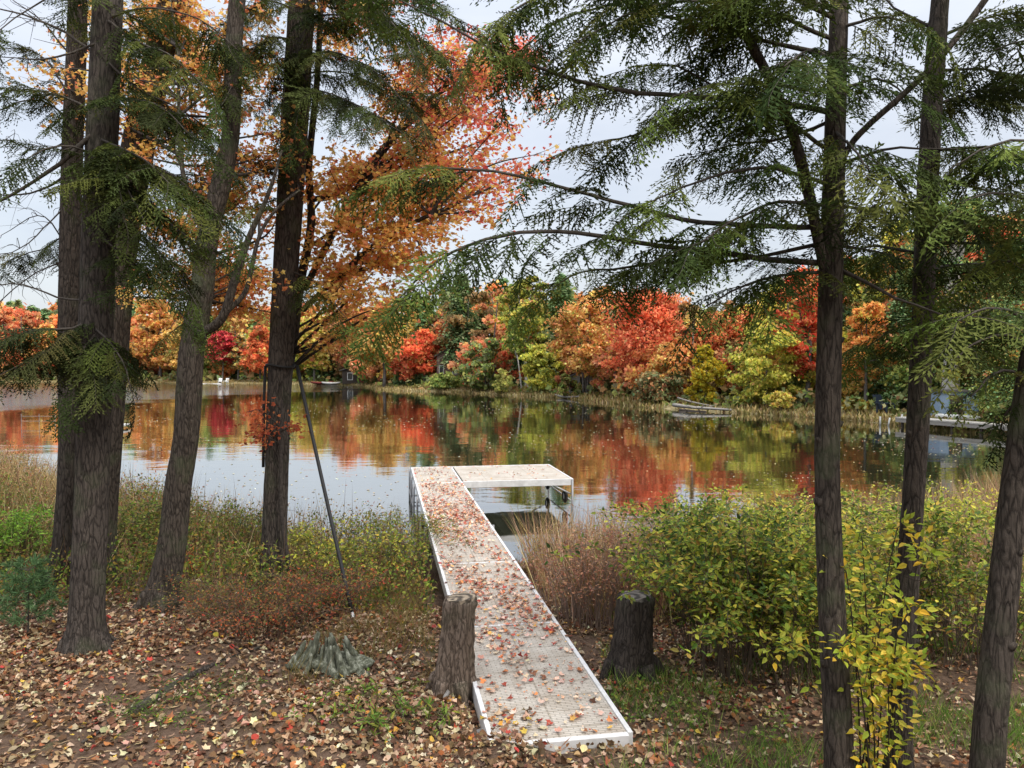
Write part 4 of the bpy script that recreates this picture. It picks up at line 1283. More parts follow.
TG = 'trees on the near bank'
def hemlock(label, base_px, pts, widths, branches, matb, pal, d=None, seed=1, top_z=13, dtop=None, flare=1.5, upper=8, limbs=(), uL=1.6, knots=(), base=None):
    b_ = ground_hit(*base_px) if base is None else base
    d = b_[1]
    rt = thing('hemlock_tree', label, 'tree', b_, TG)
    gt, gn, gw = Geo(), Geo(), Geo()
    Q, rr_ = trunk_from_px(gt, pts, d, dtop, widths, base=b_, seed=seed, flare=flare, top_z=top_z, n=90)
    for (lp, lw, l0, l1) in limbs:
        P = pxpath(lp, d + l0, d + l1)
        n = 22
        gt.tube(smooth_path(P, n), np.interp(np.linspace(0, 1, n), np.linspace(0, 1, len(lw)), np.array(lw) / 2 / F * d), 10, rough=.03, seed=seed + 5)
    for (kx, ky, kr) in knots:       # knots and branch stubs on the bark
        q = at(kx, ky, d - .02)
        i_ = int(np.argmin(abs(Q[:, 2] - q[2])))
        dv = nrm((q - Q[i_]) * [1, 1, 0] + [0, -.02, 0])
        gt.tube([Q[i_], Q[i_] + dv * (rr_[i_] + kr * .2), Q[i_] + dv * (rr_[i_] + kr * .55) + [0, 0, .02]], [kr * 1.3, kr, kr * .55], 9, rough=.1, seed=seed)
    for br_ in branches:
        bp_, d0, d1, r0 = br_[:4]
        kw = dict(br_[4]) if len(br_) > 4 else {}
        pl = kw.pop('pal', pal)
        hem_branch(gn, gw, pxpath(bp_, d + d0, d + d1), r0, pl, **kw)
    if upper:
        upper_crown(gn, gw, Q, CH + (HZ + 40) / F * d, top_z - .3, upper, pal, uL)
    tr = gt.build('trunk', matb, rt, smooth=True)
    gw.build('crown_branches', M_TWIG if matb is not M_BARK_D else M_TWIGD, rt, smooth=True)
    if gn.n:
        gn.build('crown', M_NEED, rt)
    return Q
M_TWIGD = noise_mat('dark_twig_bark', [(.022, .018, .015), (.07, .058, .05)], 30, .9, .2)

# --- right: slim hemlock whose branches hang over the lake
D = dict
q0 = ground_hit(838, 768)
b830 = at(841, 792, 5.35); b830[2] = gz1(b830[0], b830[1])
hemlock('slim hemlock trunk nearest the right end of the dock, its long branches over the lake', None,
        [(841, 792), (838, 740), (831, 600), (827, 480), (828, 400), (830, 300), (833, 200), (836, 100), (840, -20)],
        [30, 28, 26, 24, 24, 23, 21, 19, 17],
        [([(832, 112), (760, 100), (677, 95), (607, 85), (553, 67), (500, 43), (423, 0), (370, -25)], 0, -.2, .022, D(dens=.55, start=.30)),
         ([(830, 228), (760, 226), (677, 220), (607, 200), (510, 173), (430, 165), (390, 172)], 0, -.4, .022, D(dens=.95, start=.15, droop=.5)),
         ([(829, 264), (760, 258), (680, 250), (567, 233), (490, 238), (430, 262), (395, 300)], 0, -.5, .024, D(dens=1.0, start=.12, droop=.55)),
         ([(833, 55), (760, 40), (680, 18), (600, -12), (540, -30)], 0, .1, .018, D(dens=1.1)),
         ([(834, 40), (760, 10), (690, 0), (620, 20), (560, 55)], 0, -.1, .016, D(dens=1.1)),
         ([(790, 125), (740, 100), (680, 70), (630, 70)], -.1, .3, .012, D(dens=1.0)),
         ([(838, -15), (720, -45), (610, -35), (520, 0), (475, 35)], 0, -.2, .018, D(dens=1.0, start=.3)),
         ([(836, 10), (740, -15), (640, -5), (560, 20), (520, 55)], 0, .5, .016, D(dens=1.0, start=.3)),
         ([(833, 20), (770, -8), (700, -20), (610, -30)], 0, -.6, .018, D(dens=1.1)),
         ([(832, 150), (780, 122), (700, 112), (630, 140), (570, 150)], 0, .5, .016, D(dens=.9)),
         ([(831, 185), (770, 168), (700, 180), (640, 205)], 0, -.8, .016, D(dens=1.0)),
         ([(829, 243), (740, 262), (650, 268), (580, 276), (545, 296)], 0, .4, .016, D(dens=.85, droop=.5)),
         ([(829, 272), (775, 276), (735, 288), (700, 305)], 0, -.3, .014, D(dens=.95)),
         ([(831, 205), (780, 200), (735, 215), (700, 240)], 0, -1.0, .014, D(dens=1.0)),
         ([(832, 90), (785, 80), (730, 75), (680, 90)], 0, -.9, .014, D(dens=1.0)),
         ([(832, 120), (780, 140), (720, 150), (690, 165)], 0, .8, .014, D(dens=.9)),
         ([(837, 30), (880, 18), (925, 30)], 0, -.4, .014, D(dens=1.0)),
         ([(837, 92), (880, 82), (918, 112)], 0, .5, .013, D(dens=.9)),
         ([(836, 165), (890, 152), (955, 150)], 0, -.5, .014, D(dens=.8)),
         ([(835, 205), (880, 212), (925, 205)], 0, .4, .013, D(dens=.9)),
         ([(834, 245), (868, 250), (905, 262)], 0, .7, .013, D(dens=.9)),
         ([(836, 268), (870, 286), (905, 305), (970, 326)], 0, -.5, .016, D(dens=.5, start=.55, size=(.15, .3))),
         ([(833, 10), (800, -30), (770, -60)], 0, -1.4, .014, D(dens=1.0)),
         ([(836, 130), (850, 140), (868, 165)], 0, -1.0, .012, D(dens=1.0)),
         ([(834, 60), (815, 50), (790, 66)], 0, -1.3, .012, D(dens=1.0))],
        M_BARK_M, HEMB, seed=3, base=b830, flare=1.3, upper=5,
        limbs=[([(829, 292), (821, 255), (808, 190), (790, 125), (760, 60), (727, 4), (690, -70)], [9, 10, 11, 10, 9, 8, 5], 0, -.25),
               ([(838, 168), (852, 143), (872, 122), (906, 92), (940, 58), (985, 0), (1010, -40)], [6, 6, 6, 6, 6, 6, 5], 0, -.35)],
        knots=[(815, 505, .035), (842, 420, .02), (816, 437, .02), (841, 335, .02), (820, 668, .025)])
b905 = at(899, 786, 5.75); b905[2] = gz1(b905[0], b905[1])
hemlock('dark slim hemlock trunk behind the yellow leaved sapling', None,
        [(899, 786), (900, 700), (906, 600), (913, 500), (918, 420), (922, 340), (926, 240), (931, 130), (938, 30), (943, -30)],
        [25, 23, 22, 20, 21, 20, 20, 19, 18, 16],
        [([(930, 242), (965, 240), (1000, 238), (1045, 232)], 0, -.3, .016, D(dens=.5, start=.45)),
         ([(926, 255), (890, 250), (868, 250), (845, 262)], 0, .5, .016, D(dens=.8)),
         ([(930, 150), (975, 146), (1035, 152)], 0, -.6, .014, D(dens=1.1, pal=HEMB)),
         ([(930, 180), (980, 185), (1040, 205)], 0, .2, .014, D(dens=1.0)),
         ([(932, 110), (975, 92), (1035, 95)], 0, 1.0, .014, D(dens=1.4, pal=HEMD, size=(.35, .6))),
         ([(934, 70), (985, 70), (1040, 80)], 0, .6, .014, D(dens=1.3, pal=HEMD, size=(.35, .6))),
         ([(936, 40), (985, 20), (1040, 10)], 0, .3, .014, D(dens=.9, pal=HEMD)),
         ([(925, 205), (890, 205), (850, 220)], 0, -.6, .013, D(dens=.8)),
         ([(935, 30), (900, 10), (870, -20)], 0, .3, .013, D(dens=.8)),
         ([(922, 290), (950, 300), (985, 320)], 0, .6, .012, D(dens=.9)),
         ([(924, 270), (970, 262), (1030, 270)], 0, .9, .014, D(dens=1.2, pal=HEM)),
         ([(922, 215), (960, 215), (1010, 222)], 0, -.8, .014, D(dens=1.0, pal=HEMB)),
         ([(922, 330), (955, 340), (1005, 362)], 0, .8, .012, D(dens=1.0, pal=HEM)),
         ([(922, 320), (890, 330), (862, 348)], 0, .9, .012, D(dens=.7, pal=HEM))],
        M_BARK_D, HEM, seed=8, base=b905, flare=1.25, upper=5, knots=[(905, 430, .022), (930, 372, .02), (914, 640, .025)])
b985 = at(984, 800, 4.9); b985[2] = gz1(b985[0], b985[1])
hemlock('leaning brown hemlock trunk at the right picture edge', None,
        [(983, 800), (988, 740), (1000, 620), (1012, 510), (1026, 410), (1050, 250), (1070, 100), (1090, -40)],
        [34, 31, 28, 26, 25, 22, 20, 18],
        [([(1034, 350), (1005, 335), (975, 345), (955, 362)], 0, -.3, .012, D(dens=1.0, pal=HEMB, size=(.22, .42))),
         ([(1040, 330), (1015, 310), (985, 305), (960, 318)], 0, -.6, .012, D(dens=1.1, pal=HEMB)),
         ([(1030, 385), (1012, 372), (990, 380), (975, 398)], 0, -.3, .012, D(dens=1.0, pal=HEMB, size=(.2, .36))),
         ([(1030, 380), (1020, 395), (1008, 412), (1000, 430)], 0, .2, .012, D(dens=.9, pal=HEM, size=(.2, .34))),
         ([(1045, 280), (1010, 262), (975, 268), (945, 290)], 0, .2, .012, D(dens=1.0)),
         ([(1055, 215), (1010, 195), (965, 200)], 0, -.4, .012, D(dens=1.0, pal=HEMB)),
         ([(1062, 160), (1020, 140), (980, 150), (945, 170)], 0, -.2, .012, D(dens=1.1, pal=HEMB)),
         ([(1075, 60), (1030, 40), (990, 50)], 0, .3, .012, D(dens=1.0, pal=HEM))],
        M_BARK_M, HEMB, seed=12, base=b985, flare=1.25, upper=4, top_z=11, knots=[(1012, 545, .02), (1003, 640, .03)])

# --- left: the cluster of three trunks
hemlock('front trunk of the three on the left, straight and grey with a flared foot', (86, 650),
        [(86, 650), (87, 600), (91, 500), (94, 400), (97, 300), (100, 200), (104, 100), (108, 0), (110, -40)],
        [34, 32, 31, 31, 31, 30, 28, 27, 26],
        [([(102, 150), (130, 158), (165, 172), (205, 205), (225, 235)], -.1, -.7, .02, D(dens=1.3, start=.05)),
         ([(100, 130), (60, 168), (0, 205), (-40, 215)], -.1, -.3, .03, D(bare=True)),
         ([(100, 190), (140, 200), (185, 232), (215, 250)], -.1, -.5, .016, D(dens=1.2, start=.05)),
         ([(102, 170), (120, 180), (135, 200), (150, 235)], -.1, -.9, .014, D(dens=1.3, start=0.0)),
         ([(101, 140), (125, 150), (150, 165), (180, 200)], -.15, -1.2, .014, D(dens=1.5, start=0.0, droop=.6)),
         ([(100, 155), (105, 170), (115, 190), (118, 220)], -.15, -.8, .012, D(dens=1.5, start=0.0, droop=.6)),
         ([(103, 100), (130, 100), (160, 110), (190, 140)], -.15, -.9, .014, D(dens=1.1, start=.1)),
         ([(98, 165), (80, 150), (50, 150), (20, 165)], -.1, -.7, .016, D(dens=1.0)),
         ([(98, 110), (60, 95), (20, 90), (-20, 100)], -.1, .4, .014, D(dens=.8)),
         ([(96, 320), (70, 330), (35, 332), (0, 345), (-30, 360)], -.1, -.4, .018, D(dens=1.7, start=.05, pal=HEMD)),
         ([(96, 345), (60, 345), (25, 362), (-20, 385)], -.1, -.6, .016, D(dens=1.7, start=.05, pal=HEMD)),
         ([(96, 330), (112, 345), (125, 365), (132, 392)], -.15, -.4, .013, D(dens=1.3, start=0., pal=HEM)),
         ([(95, 335), (85, 352), (74, 372), (66, 398)], -.15, -.5, .013, D(dens=1.3, start=0., pal=HEMD)),
         ([(96, 300), (60, 300), (20, 285), (-20, 290)], -.1, .2, .014, D(bare=True, dens=1.3)),
         ([(104, 60), (60, 30), (10, 10), (-30, 0)], -.1, .2, .018, D(bare=True, dens=1.3)),
         ([(106, 20), (130, 40), (165, 55), (205, 95)], -.1, -.9, .014, D(dens=1.2)),
         ([(104, 5), (70, -10), (30, 10), (-10, 40)], -.1, -.8, .014, D(dens=.9, pal=HEMD)),
         ([(100, 210), (130, 225), (170, 262), (200, 310)], -.1, -.7, .014, D(dens=1.1)),
         ([(104, 40), (50, 60), (0, 60)], -.1, -.5, .014, D(bare=True, dens=1.4)),
         ([(106, 60), (140, 90), (180, 110), (215, 150)], -.1, -.4, .012, D(dens=.7)),
         ([(106, 20), (150, 10), (200, 20), (240, 50)], -.1, -.2, .014, D(dens=.8)),
         ([(100, 235), (130, 262), (165, 290), (190, 330)], -.1, -.5, .012, D(dens=.8))],
        M_BARK_G, HEM, seed=21, upper=6, knots=[(80, 560, .03), (100, 380, .025)])
hemlock('thin back left trunk of the three on the left, rising behind the front one', (60, 583),
        [(60, 583), (65, 540), (70, 450), (69, 350), (70, 250), (72, 150), (76, 50), (78, -40)],
        [25, 22, 21, 20, 20, 19, 18, 17],
        [([(72, 170), (40, 190), (0, 195), (-30, 190)], 0, .3, .02, D(bare=True, dens=1.4)),
         ([(74, 60), (40, 20), (0, -10)], 0, -.3, .015, D(bare=True, dens=1.4)),
         ([(72, 120), (40, 100), (0, 110), (-30, 120)], 0, -.6, .016, D(dens=.9, pal=HEMD)),
         ([(70, 250), (40, 215), (0, 235)], 0, -.3, .012, D(bare=True, dens=1.5)),
         ([(70, 260), (40, 270), (0, 300), (-20, 320)], 0, -.4, .012, D(bare=True, dens=2.0)),
         ([(71, 200), (45, 225), (15, 250), (-20, 255)], 0, -.9, .012, D(bare=True, dens=2.4)),
         ([(70, 230), (40, 250), (10, 262), (-25, 290)], 0, .4, .012, D(dens=.8, pal=HEMD)),
         ([(73, 100), (45, 60), (15, 50), (-25, 60)], 0, .5, .014, D(dens=.9, pal=HEMD)),
         ([(72, 140), (40, 150), (5, 140), (-25, 150)], 0, .2, .012, D(bare=True, dens=2.2))],
        M_BARK_D, HEMD, seed=33, upper=5)
hemlock('back right trunk of the three on the left, leaning out to the right', (104, 585),
        [(104, 585), (106, 520), (112, 420), (116, 330), (124, 230), (142, 130), (158, 60), (172, 0), (182, -45)],
        [24, 21, 22, 26, 30, 30, 27, 24, 22],
        [([(150, 95), (185, 110), (225, 140), (255, 150)], 0, -.4, .016, D(dens=1.0)),
         ([(165, 30), (200, 60), (235, 95), (262, 100)], 0, .4, .014, D(dens=.9)),
         ([(160, 40), (120, 20), (80, 20)], 0, -.5, .012, D(dens=.6)),
         ([(135, 160), (165, 175), (200, 178), (232, 200)], 0, -.6, .014, D(dens=1.1)),
         ([(120, 260), (150, 262), (180, 280), (205, 312)], 0, .2, .012, D(dens=.8))],
        M_BARK_M, HEM, seed=41, upper=5)
# --- the strapped trunk
qs = hemlock('straight trunk with the black strap tied round it, left of the dock', (273, 590),
        [(273, 590), (274, 540), (277, 460), (279, 400), (284, 300), (290, 200), (296, 100), (302, 0), (305, -40)],
        [27, 25, 23, 23, 24, 25, 26, 25, 23],
        [([(298, 60), (330, 55), (375, 70), (420, 115)], 0, -2.2, .016, D(dens=1.5, pal=HEMD, droop=.6)),
         ([(300, 20), (340, 15), (400, 25), (455, 62)], 0, -1.8, .016, D(dens=1.5, pal=HEM, droop=.6)),
         ([(298, 40), (265, 40), (240, 70), (220, 110)], 0, -1.6, .016, D(dens=1.5, pal=HEM, droop=.6)),
         ([(300, 10), (265, 0), (240, 20), (215, 60)], 0, -1.4, .014, D(dens=1.4, pal=HEMB)),
         ([(296, 90), (325, 95), (360, 110), (400, 140)], 0, -2.4, .014, D(dens=1.4, pal=HEMD, droop=.6)),
         ([(302, -10), (360, -20), (420, -5), (480, 25)], 0, -1.6, .016, D(dens=1.5, pal=HEM)),
         ([(300, 0), (350, -10), (390, 20), (420, 60)], 0, -2.6, .016, D(dens=1.4, pal=HEMD, droop=.6)),
         ([(296, 75), (340, 70), (390, 90), (440, 95)], 0, -1.2, .014, D(dens=1.2, pal=HEM, droop=.6)),
         ([(292, 170), (270, 160), (240, 170), (225, 195)], 0, -1.0, .012, D(dens=.9)),
         ([(286, 270), (310, 280), (330, 300), (350, 325)], 0, -1.0, .012, D(dens=.9, pal=HEMB)),
         ([(290, 215), (275, 200), (255, 205)], 0, -.8, .01, D(dens=.9)),
         ([(297, 75), (305, 85), (300, 110), (296, 140)], -.1, -1.0, .012, D(dens=1.4, pal=HEMB, start=0)),
         ([(297, 50), (290, 62), (286, 90), (284, 120)], -.1, -.8, .012, D(dens=1.4, pal=HEM, start=0))],
        M_BARK_G, HEM, seed=55, upper=6, knots=[(295, 437, .035), (266, 450, .02), (292, 350, .03)])

# ------------------------------------------------------------------ maples
def maple(name, label, b_, trunk_pts, widths, d0, d1, targets, leafn, pal_fn, matb, limbs=(), size=(.05, .088), spread=(.34, .13), seed=1, top_z=None, flare=1.4, origin=(.25, .8)):
    rt = thing(name, label, 'tree', b_, TG)
    gt, gl_, gw = Geo(), Geo(), Geo()
    Q, rr_ = trunk_from_px(gt, trunk_pts, d0, d1, widths, base=b_, seed=seed, top_z=top_z, n=70, flare=flare, sides=20, flute=.035)
    src = [(Q, .02)]
    for (lp, lw, l0, l1) in limbs:
        P = smooth_path(pxpath(lp, l0, l1), 26)
        gt.tube(P, np.interp(np.linspace(0, 1, 26), np.linspace(0, 1, len(lw)), np.array(lw) / 2 / F * d0), 10, rough=.04, seed=seed + 3)
        src.append((P, .012))
    allp = np.vstack([s_[0][int(len(s_[0]) * origin[0]):] for s_ in src])
    for (tx, ty, td) in targets:
        e = at(tx, ty, td)
        dz = e[2] - allp[:, 2]
        hor = np.hypot(allp[:, 0] - e[0], allp[:, 1] - e[1])
        sc = np.abs(dz - .45 * hor) + .5 * hor
        s0 = allp[int(np.argmin(sc))]
        L = np.linalg.norm(e - s0)
        mid = (s0 + e) / 2 + rng.normal(size=3) * .07 * L + [0, 0, .04 * L]
        P = smooth_path([s0, mid, e], 14)
        gw.tube(P, np.linspace(min(.028, .008 + .008 * L), .003, 14), 6, rough=.04, cap=False)
        n = leafn
        pc = []
        for k in range(max(5, int(n / 11))):
            f = rng.uniform(.35, 1.0)
            q = P[min(13, int(f * 13))]
            tv_ = nrm((P[-1] - P[0])) * .4 + rdir(1)[0] * [1, 1, .45]
            l = rng.uniform(.15, 1.0) * spread[0] * 1.5
            tip = q + nrm(tv_) * l - [0, 0, .05]
            gw.tube([q, (q + tip) / 2 + rng.normal(size=3) * .015, tip], [.004, .003, .0015], 3, cap=False)
            m_ = 11
            ff = rng.uniform(.25, 1.05, m_)[:, None]
            pc.append(q * (1 - ff) + tip * ff + rng.normal(size=(m_, 3)) * [.10, .10, .065])
        pc = np.vstack(pc)
        m_ = len(pc)
        fw = nrm(rdir(m_) * [1, 1, .4] + [0, 0, -.55])
        up = nrm(rdir(m_) * .7 + [0, -.15, .8])
        col = pal_fn(tx, ty, m_)
        k = rng.integers(0, 4, m_)
        for v in range(4):
            s_ = k == v
            if s_.sum():
                gl_.inst(*MAPLE[v], pc[s_], fw[s_], up[s_], rng.uniform(size[0], size[1], s_.sum()), col[s_])
    gt.build('trunk', matb, rt, smooth=True)
    gw.build('crown_branches', M_TWIGD, rt, smooth=True)
    gl_.build('crown', M_LEAF, rt)

def rnd_targets(n, x0, x1, y0, y1, dlo, dhi, test=None):
    o_ = []
    while len(o_) < n:
        q = (rng.uniform(x0, x1), rng.uniform(y0, y1), rng.uniform(dlo, dhi))
        if test is None or test(q[0], q[1]):
            o_.append(q)
    return o_

ML_GOLD = [(236, 176, 84), (240, 190, 100), (226, 160, 76), (230, 168, 96), (212, 150, 76)]
ML_OR = [(234, 154, 92), (226, 138, 86), (238, 168, 98), (214, 122, 80), (228, 134, 96)]
ML_RED = [(224, 120, 94), (228, 130, 100), (210, 100, 84), (214, 96, 92), (232, 144, 106)]
ML_GOLD, ML_OR, ML_RED = soft([(238, 190, 96), (242, 204, 112), (230, 172, 84), (232, 180, 104), (214, 160, 84)], .12, 1.03), soft(ML_OR, .14, 1.05), soft(ML_RED, .10, 1.02)
def pal_center(tx, ty, n):
    f = np.clip((tx - 425) / 120 - (ty - 120) / 200 + rng.normal() * .2, 0, 1)
    k = rng.uniform(size=n)
    a_ = pick(ML_RED, n, .12); b__ = pick(ML_OR, n, .12); c__ = pick(ML_GOLD, n, .12)
    w_ = np.where((k < f)[:, None], a_, np.where((k < .35 + f * .5)[:, None], b__, c__))
    return w_
d = 11.6
b_ = at(279, HZ, d); b_[2] = gz1(b_[0], b_[1])
inpoly = lambda x, y: (y < 300 - max(0, x - 430) * 1.0) and (x < 470 or y < 235) and not (x > 500 and y < 50) and (y > 30 or x < 460)
inpoly2 = lambda x, y: inpoly(x, y) and not (x < 335 and y > 170) and not (x < 320 and y > 90)
tg = rnd_targets(78, 305, 525, -25, 300, 9.8, 14.0, inpoly2) + rnd_targets(34, 318, 445, 165, 300, 10, 13, None) + rnd_targets(20, 440, 548, 40, 185, 10.5, 13)
maple('maple_tree', 'orange and red leaved maple with thin stem close behind the strapped trunk', b_,
      [(279, 560), (281, 470), (284, 400), (293, 340), (300, 285), (311, 225), (309, 165), (317, 80), (322, -20)], [11, 11, 11, 10, 9, 8, 7, 6, 5], d, d, tg, 185, pal_center, M_BARK_D,
      limbs=[([(304, 290), (330, 240), (352, 195), (385, 150), (430, 100), (470, 60)], [7, 6, 5, 5, 4, 3], d, d - .6),
             ([(303, 310), (340, 275), (380, 240), (430, 215)], [6, 5, 4, 3], d, d - 1.2),
             ([(310, 200), (345, 190), (395, 135), (450, 95), (500, 70), (540, 62)], [6, 5, 5, 4, 3, 2], d, d + .6)], seed=61, top_z=9.5)
# low twig of turning leaves by the strapped trunk
def pal_left(tx, ty, n):
    a_ = pick(ML_GOLD, n, .12); b__ = pick(ML_OR, n, .12)
    f = .25 if tx < 200 else .5
    return np.where((rng.uniform(size=n) < f)[:, None], b__, a_)
b2 = ground_hit(160, 606)
tg = (rnd_targets(40, 196, 300, 20, 310, 10.4, 13) + rnd_targets(15, 10, 190, -10, 160, 10.6, 12.8) + rnd_targets(10, 130, 230, -20, 80, 10.6, 12)
      + rnd_targets(8, 228, 300, 225, 335, 10.6, 12.5) + rnd_targets(10, 120, 200, 150, 310, 10.6, 12.5) + rnd_targets(5, 25, 70, 60, 100, 10, 12))
maple('maple_tree', 'crooked leaning maple with golden leaves and a forked limb, left of the strapped trunk', b2,
      [(160, 606), (172, 548), (178, 490), (186, 440), (189, 395), (192, 350), (202, 290), (208, 235), (221, 183), (231, 130), (234, 40), (240, -30)],
      [31, 27, 25, 24, 25, 24, 23, 20, 19, 17, 16, 15], b2[1], b2[1] + .3, tg, 160, pal_left, M_BARK_M,
      limbs=[([(199, 335), (222, 318), (236, 275), (250, 235), (268, 195), (282, 150)], [9, 9, 8, 6, 4, 2], b2[1], b2[1] - .3),
             ([(226, 312), (246, 290), (258, 240), (274, 212), (300, 190)], [6, 5, 4, 3, 2], b2[1], b2[1] + .3),
             ([(208, 235), (190, 200), (180, 150), (178, 60), (170, 0)], [6, 5, 4, 3, 3], b2[1], b2[1] + .8)], seed=71, top_z=10.5, origin=(.45, .8))
b3 = at(292, HZ, 11.0); b3[2] = gz1(b3[0], b3[1])
maple('maple_sapling', 'thin red leaved maple sapling directly behind the strapped trunk', b3,
      [(284, 575), (282, 520), (281, 470), (281, 430), (282, 400)], [5, 4, 4, 3, 2], 11.0, 11.0,
      [(252, 424, 10.9), (258, 436, 10.8), (302, 422, 10.9), (246, 412, 11)], 11,
      lambda tx, ty, n: pick([(176, 98, 66), (158, 78, 56), (190, 116, 74)], n, .14), M_TWIGD, seed=5, size=(.045, .08), spread=(.2, .1))

# ------------------------------------------------------------------ black strap on the trunk
dT = float(qs[0][1])
st = thing('tie_strap', 'black strap running from the trunk down to a ground anchor beside the rotten stump', 'strap', ground_hit(352, 622))
g = Geo()
top_ = at(297, 366, dT - .12)
an_ = ground_hit(352, 620) + [0, 0, .10]
g.tube(smooth_path([top_, (top_ + an_) / 2 + [0, 0, -.02], an_], 16), .027, 8)
g.build('strap', M_RUBBER, st, smooth=True)
g = Geo()
cz = top_[2]
i_ = int(np.argmin(abs(qs[:, 2] - cz)))
cc = qs[i_]
rr0 = 26 / 2 / F * dT + .012
ring = [cc + [math.cos(q) * rr0, math.sin(q) * rr0, .02 * math.sin(q * 2)] for q in np.linspace(0, 2 * math.pi, 33)]
g.tube(ring, .018, 6); g.build('loop', M_RUBBER, st, smooth=True)
g = Geo(); h0 = cc + [-rr0 - .005, -.05, 0]
g.tube(smooth_path([h0, h0 + [-.02, -.02, -.6], h0 + [-.035, -.03, -1.5]], 12), .022, 6); g.build('loose_end', M_RUBBER, st, smooth=True)
g = Geo(); g.tube([an_ + [0, 0, .01], an_ + [.02, 0, -.14], an_ + [.03, 0, -.3]], [.02, .026, .02], 8); g.build('anchor', M_ALU, st, smooth=True)

# ------------------------------------------------------------------ shrubs on the near bank
SG = 'shrubs on the near bank'
def shrub(label, px, py, height, rad, nst, nleaf, size, pal, stemcol=(.10, .075, .055), name='leafy_shrub', lo=.3, tpl=OV, d=None, spread=.5, arch=.35, wts=None, cat='shrub', leafm=None, group=SG, stem_r=.006, jit=.10, base=None, wild=.2):
    b_ = ground_hit(px, py) if base is None else np.array(base, float)
    rt = thing(name, label, cat, b_, group)
    gs, gl_ = Geo(), Geo()
    P_, U_, F_, = [], [], []
    for k in range(nst):
        an = rng.uniform(0, 6.28); q = rad * math.sqrt(rng.uniform(0, 1)) * .75
        r0 = b_ + [q * math.cos(an), q * math.sin(an), 0]
        r0[2] = gz1(r0[0], r0[1]) - .05
        h = height * rng.uniform(.55, 1.08)
        o_ = np.array([math.cos(an), math.sin(an), 0]) * spread * rad * rng.uniform(.2, 1.1) + np.append(rng.normal(size=2) * wild * height, 0)
        pts3 = smooth_path([r0, r0 + o_ * .3 + [0, 0, h * .5], r0 + o_ + [0, 0, h * (1 - arch * .15)], r0 + o_ * 1.6 + [0, 0, h * (1 - arch * .3)]], 10)
        gs.tube(pts3, np.linspace(stem_r, .0015, 10), 4, stemcol, cap=False)
        m_ = max(1, int(nleaf * rng.uniform(.6, 1.3)))
        f = lo + (1 - lo) * rng.uniform(0, 1, m_) ** .75
        ii = np.clip((f * 9).astype(int), 0, 8)
        fr = (f * 9 - ii)[:, None]
        base_ = pts3[ii] * (1 - fr) + pts3[ii + 1] * fr
        dv = rdir(m_) * [1, 1, .6]
        P_.append(base_ + dv * rng.uniform(0, jit, (m_, 1)) * 1.4)
        F_.append(nrm(dv + [0, 0, .05]))
        # side twigs
        for z in range(3):
            i2 = int(rng.integers(3, 9)); e = pts3[i2] + rdir(1)[0] * [1, 1, .5] * jit * 1.8 + [0, 0, .04]
            gs.tube([pts3[i2], e], [.003, .001], 3, stemcol, cap=False)
    P_ = np.vstack(P_); F_ = np.vstack(F_)
    m_ = len(P_)
    col = pick(pal, m_, .14, wts)
    zrel = P_[:, 2] - b_[2]
    keep = zrel > .05
    gl_.inst(*tpl, P_[keep], F_[keep], nrm(rdir(m_) * .55 + [0, -.12, .8])[keep], (rng.uniform(size[0], size[1], m_))[keep], col[keep])
    gs.build('stems', M_STALK, rt)
    gl_.build('leaves', leafm or M_BUSH, rt)
    return rt

LG = [(108, 130, 46), (130, 148, 56), (86, 110, 42), (156, 162, 66), (70, 92, 36), (60, 80, 34), (158, 128, 58), (120, 112, 50)]
LY = [(176, 178, 62), (190, 186, 76), (154, 162, 56), (126, 140, 48), (204, 186, 78)]
LOL = [(124, 128, 58), (104, 112, 50), (146, 144, 72), (88, 96, 44), (150, 128, 70)]
LBR = [(126, 96, 62), (104, 80, 52), (140, 118, 66), (98, 96, 50), (150, 92, 60)]
LRD = [(176, 78, 54), (160, 92, 60), (196, 104, 60), (140, 96, 62)]
# right of the dock
shrub('dense green bush right of the dark flared stump', 728, 668, 1.72, .62, 85, 92, (.045, .08), LG + LG + LY, (.12, .09, .065), lo=.26)
shrub('tall yellow green bush just left of the slim hemlock trunk', 798, 676, 1.38, .7, 85, 92, (.045, .08), LG + LY, (.12, .09, .065), lo=.26)
shrub('green bush behind the dark flared stump', 698, 622, 1.6, .5, 55, 64, (.042, .075), LG, (.12, .09, .065), lo=.26)
shrub('bright yellow green bush between the two slim trunks at the water', 868, 640, 1.62, .85, 85, 84, (.045, .08), LY + LG, (.12, .09, .065), lo=.26)
shrub('green and brown bush right of the dark slim trunk', 955, 655, 1.5, .8, 80, 56, (.042, .075), LG + LOL, (.13, .10, .075))
shrub('yellow leaved bush near the water left of the leaning brown trunk', 968, 572, 1.5, .8, 60, 34, (.042, .075), LY, (.2, .17, .13))
shrub('yellow green bush near the water behind the dark slim trunk', 880, 575, 1.35, .8, 60, 34, (.05, .08), LY + LG, (.2, .17, .13))
shrub('pinkish brown dry shrub against the right edge of the dock', 590, 620, 1.15, .6, 120, 26, (.03, .05), [(168, 118, 92), (150, 102, 76), (186, 142, 110), (124, 96, 60)], (.24, .17, .13), name='dry_shrub', spread=.35)
shrub('tan dry shrub at the water right of the dock', 632, 588, 1.25, .7, 120, 24, (.03, .05), [(176, 146, 116), (158, 126, 98), (150, 134, 70)], (.26, .19, .15), name='dry_shrub', spread=.35)
shrub('low tan shrub beside the dock where the water begins', 560, 580, .8, .45, 60, 20, (.03, .05), [(166, 130, 100), (140, 128, 62)], (.26, .19, .15), name='dry_shrub', spread=.35)
shrub('yellowing bush at the left end of the right hand thicket by the lake', 720, 610, 1.55, .9, 80, 40, (.042, .075), LY + LG, (.13, .10, .075))
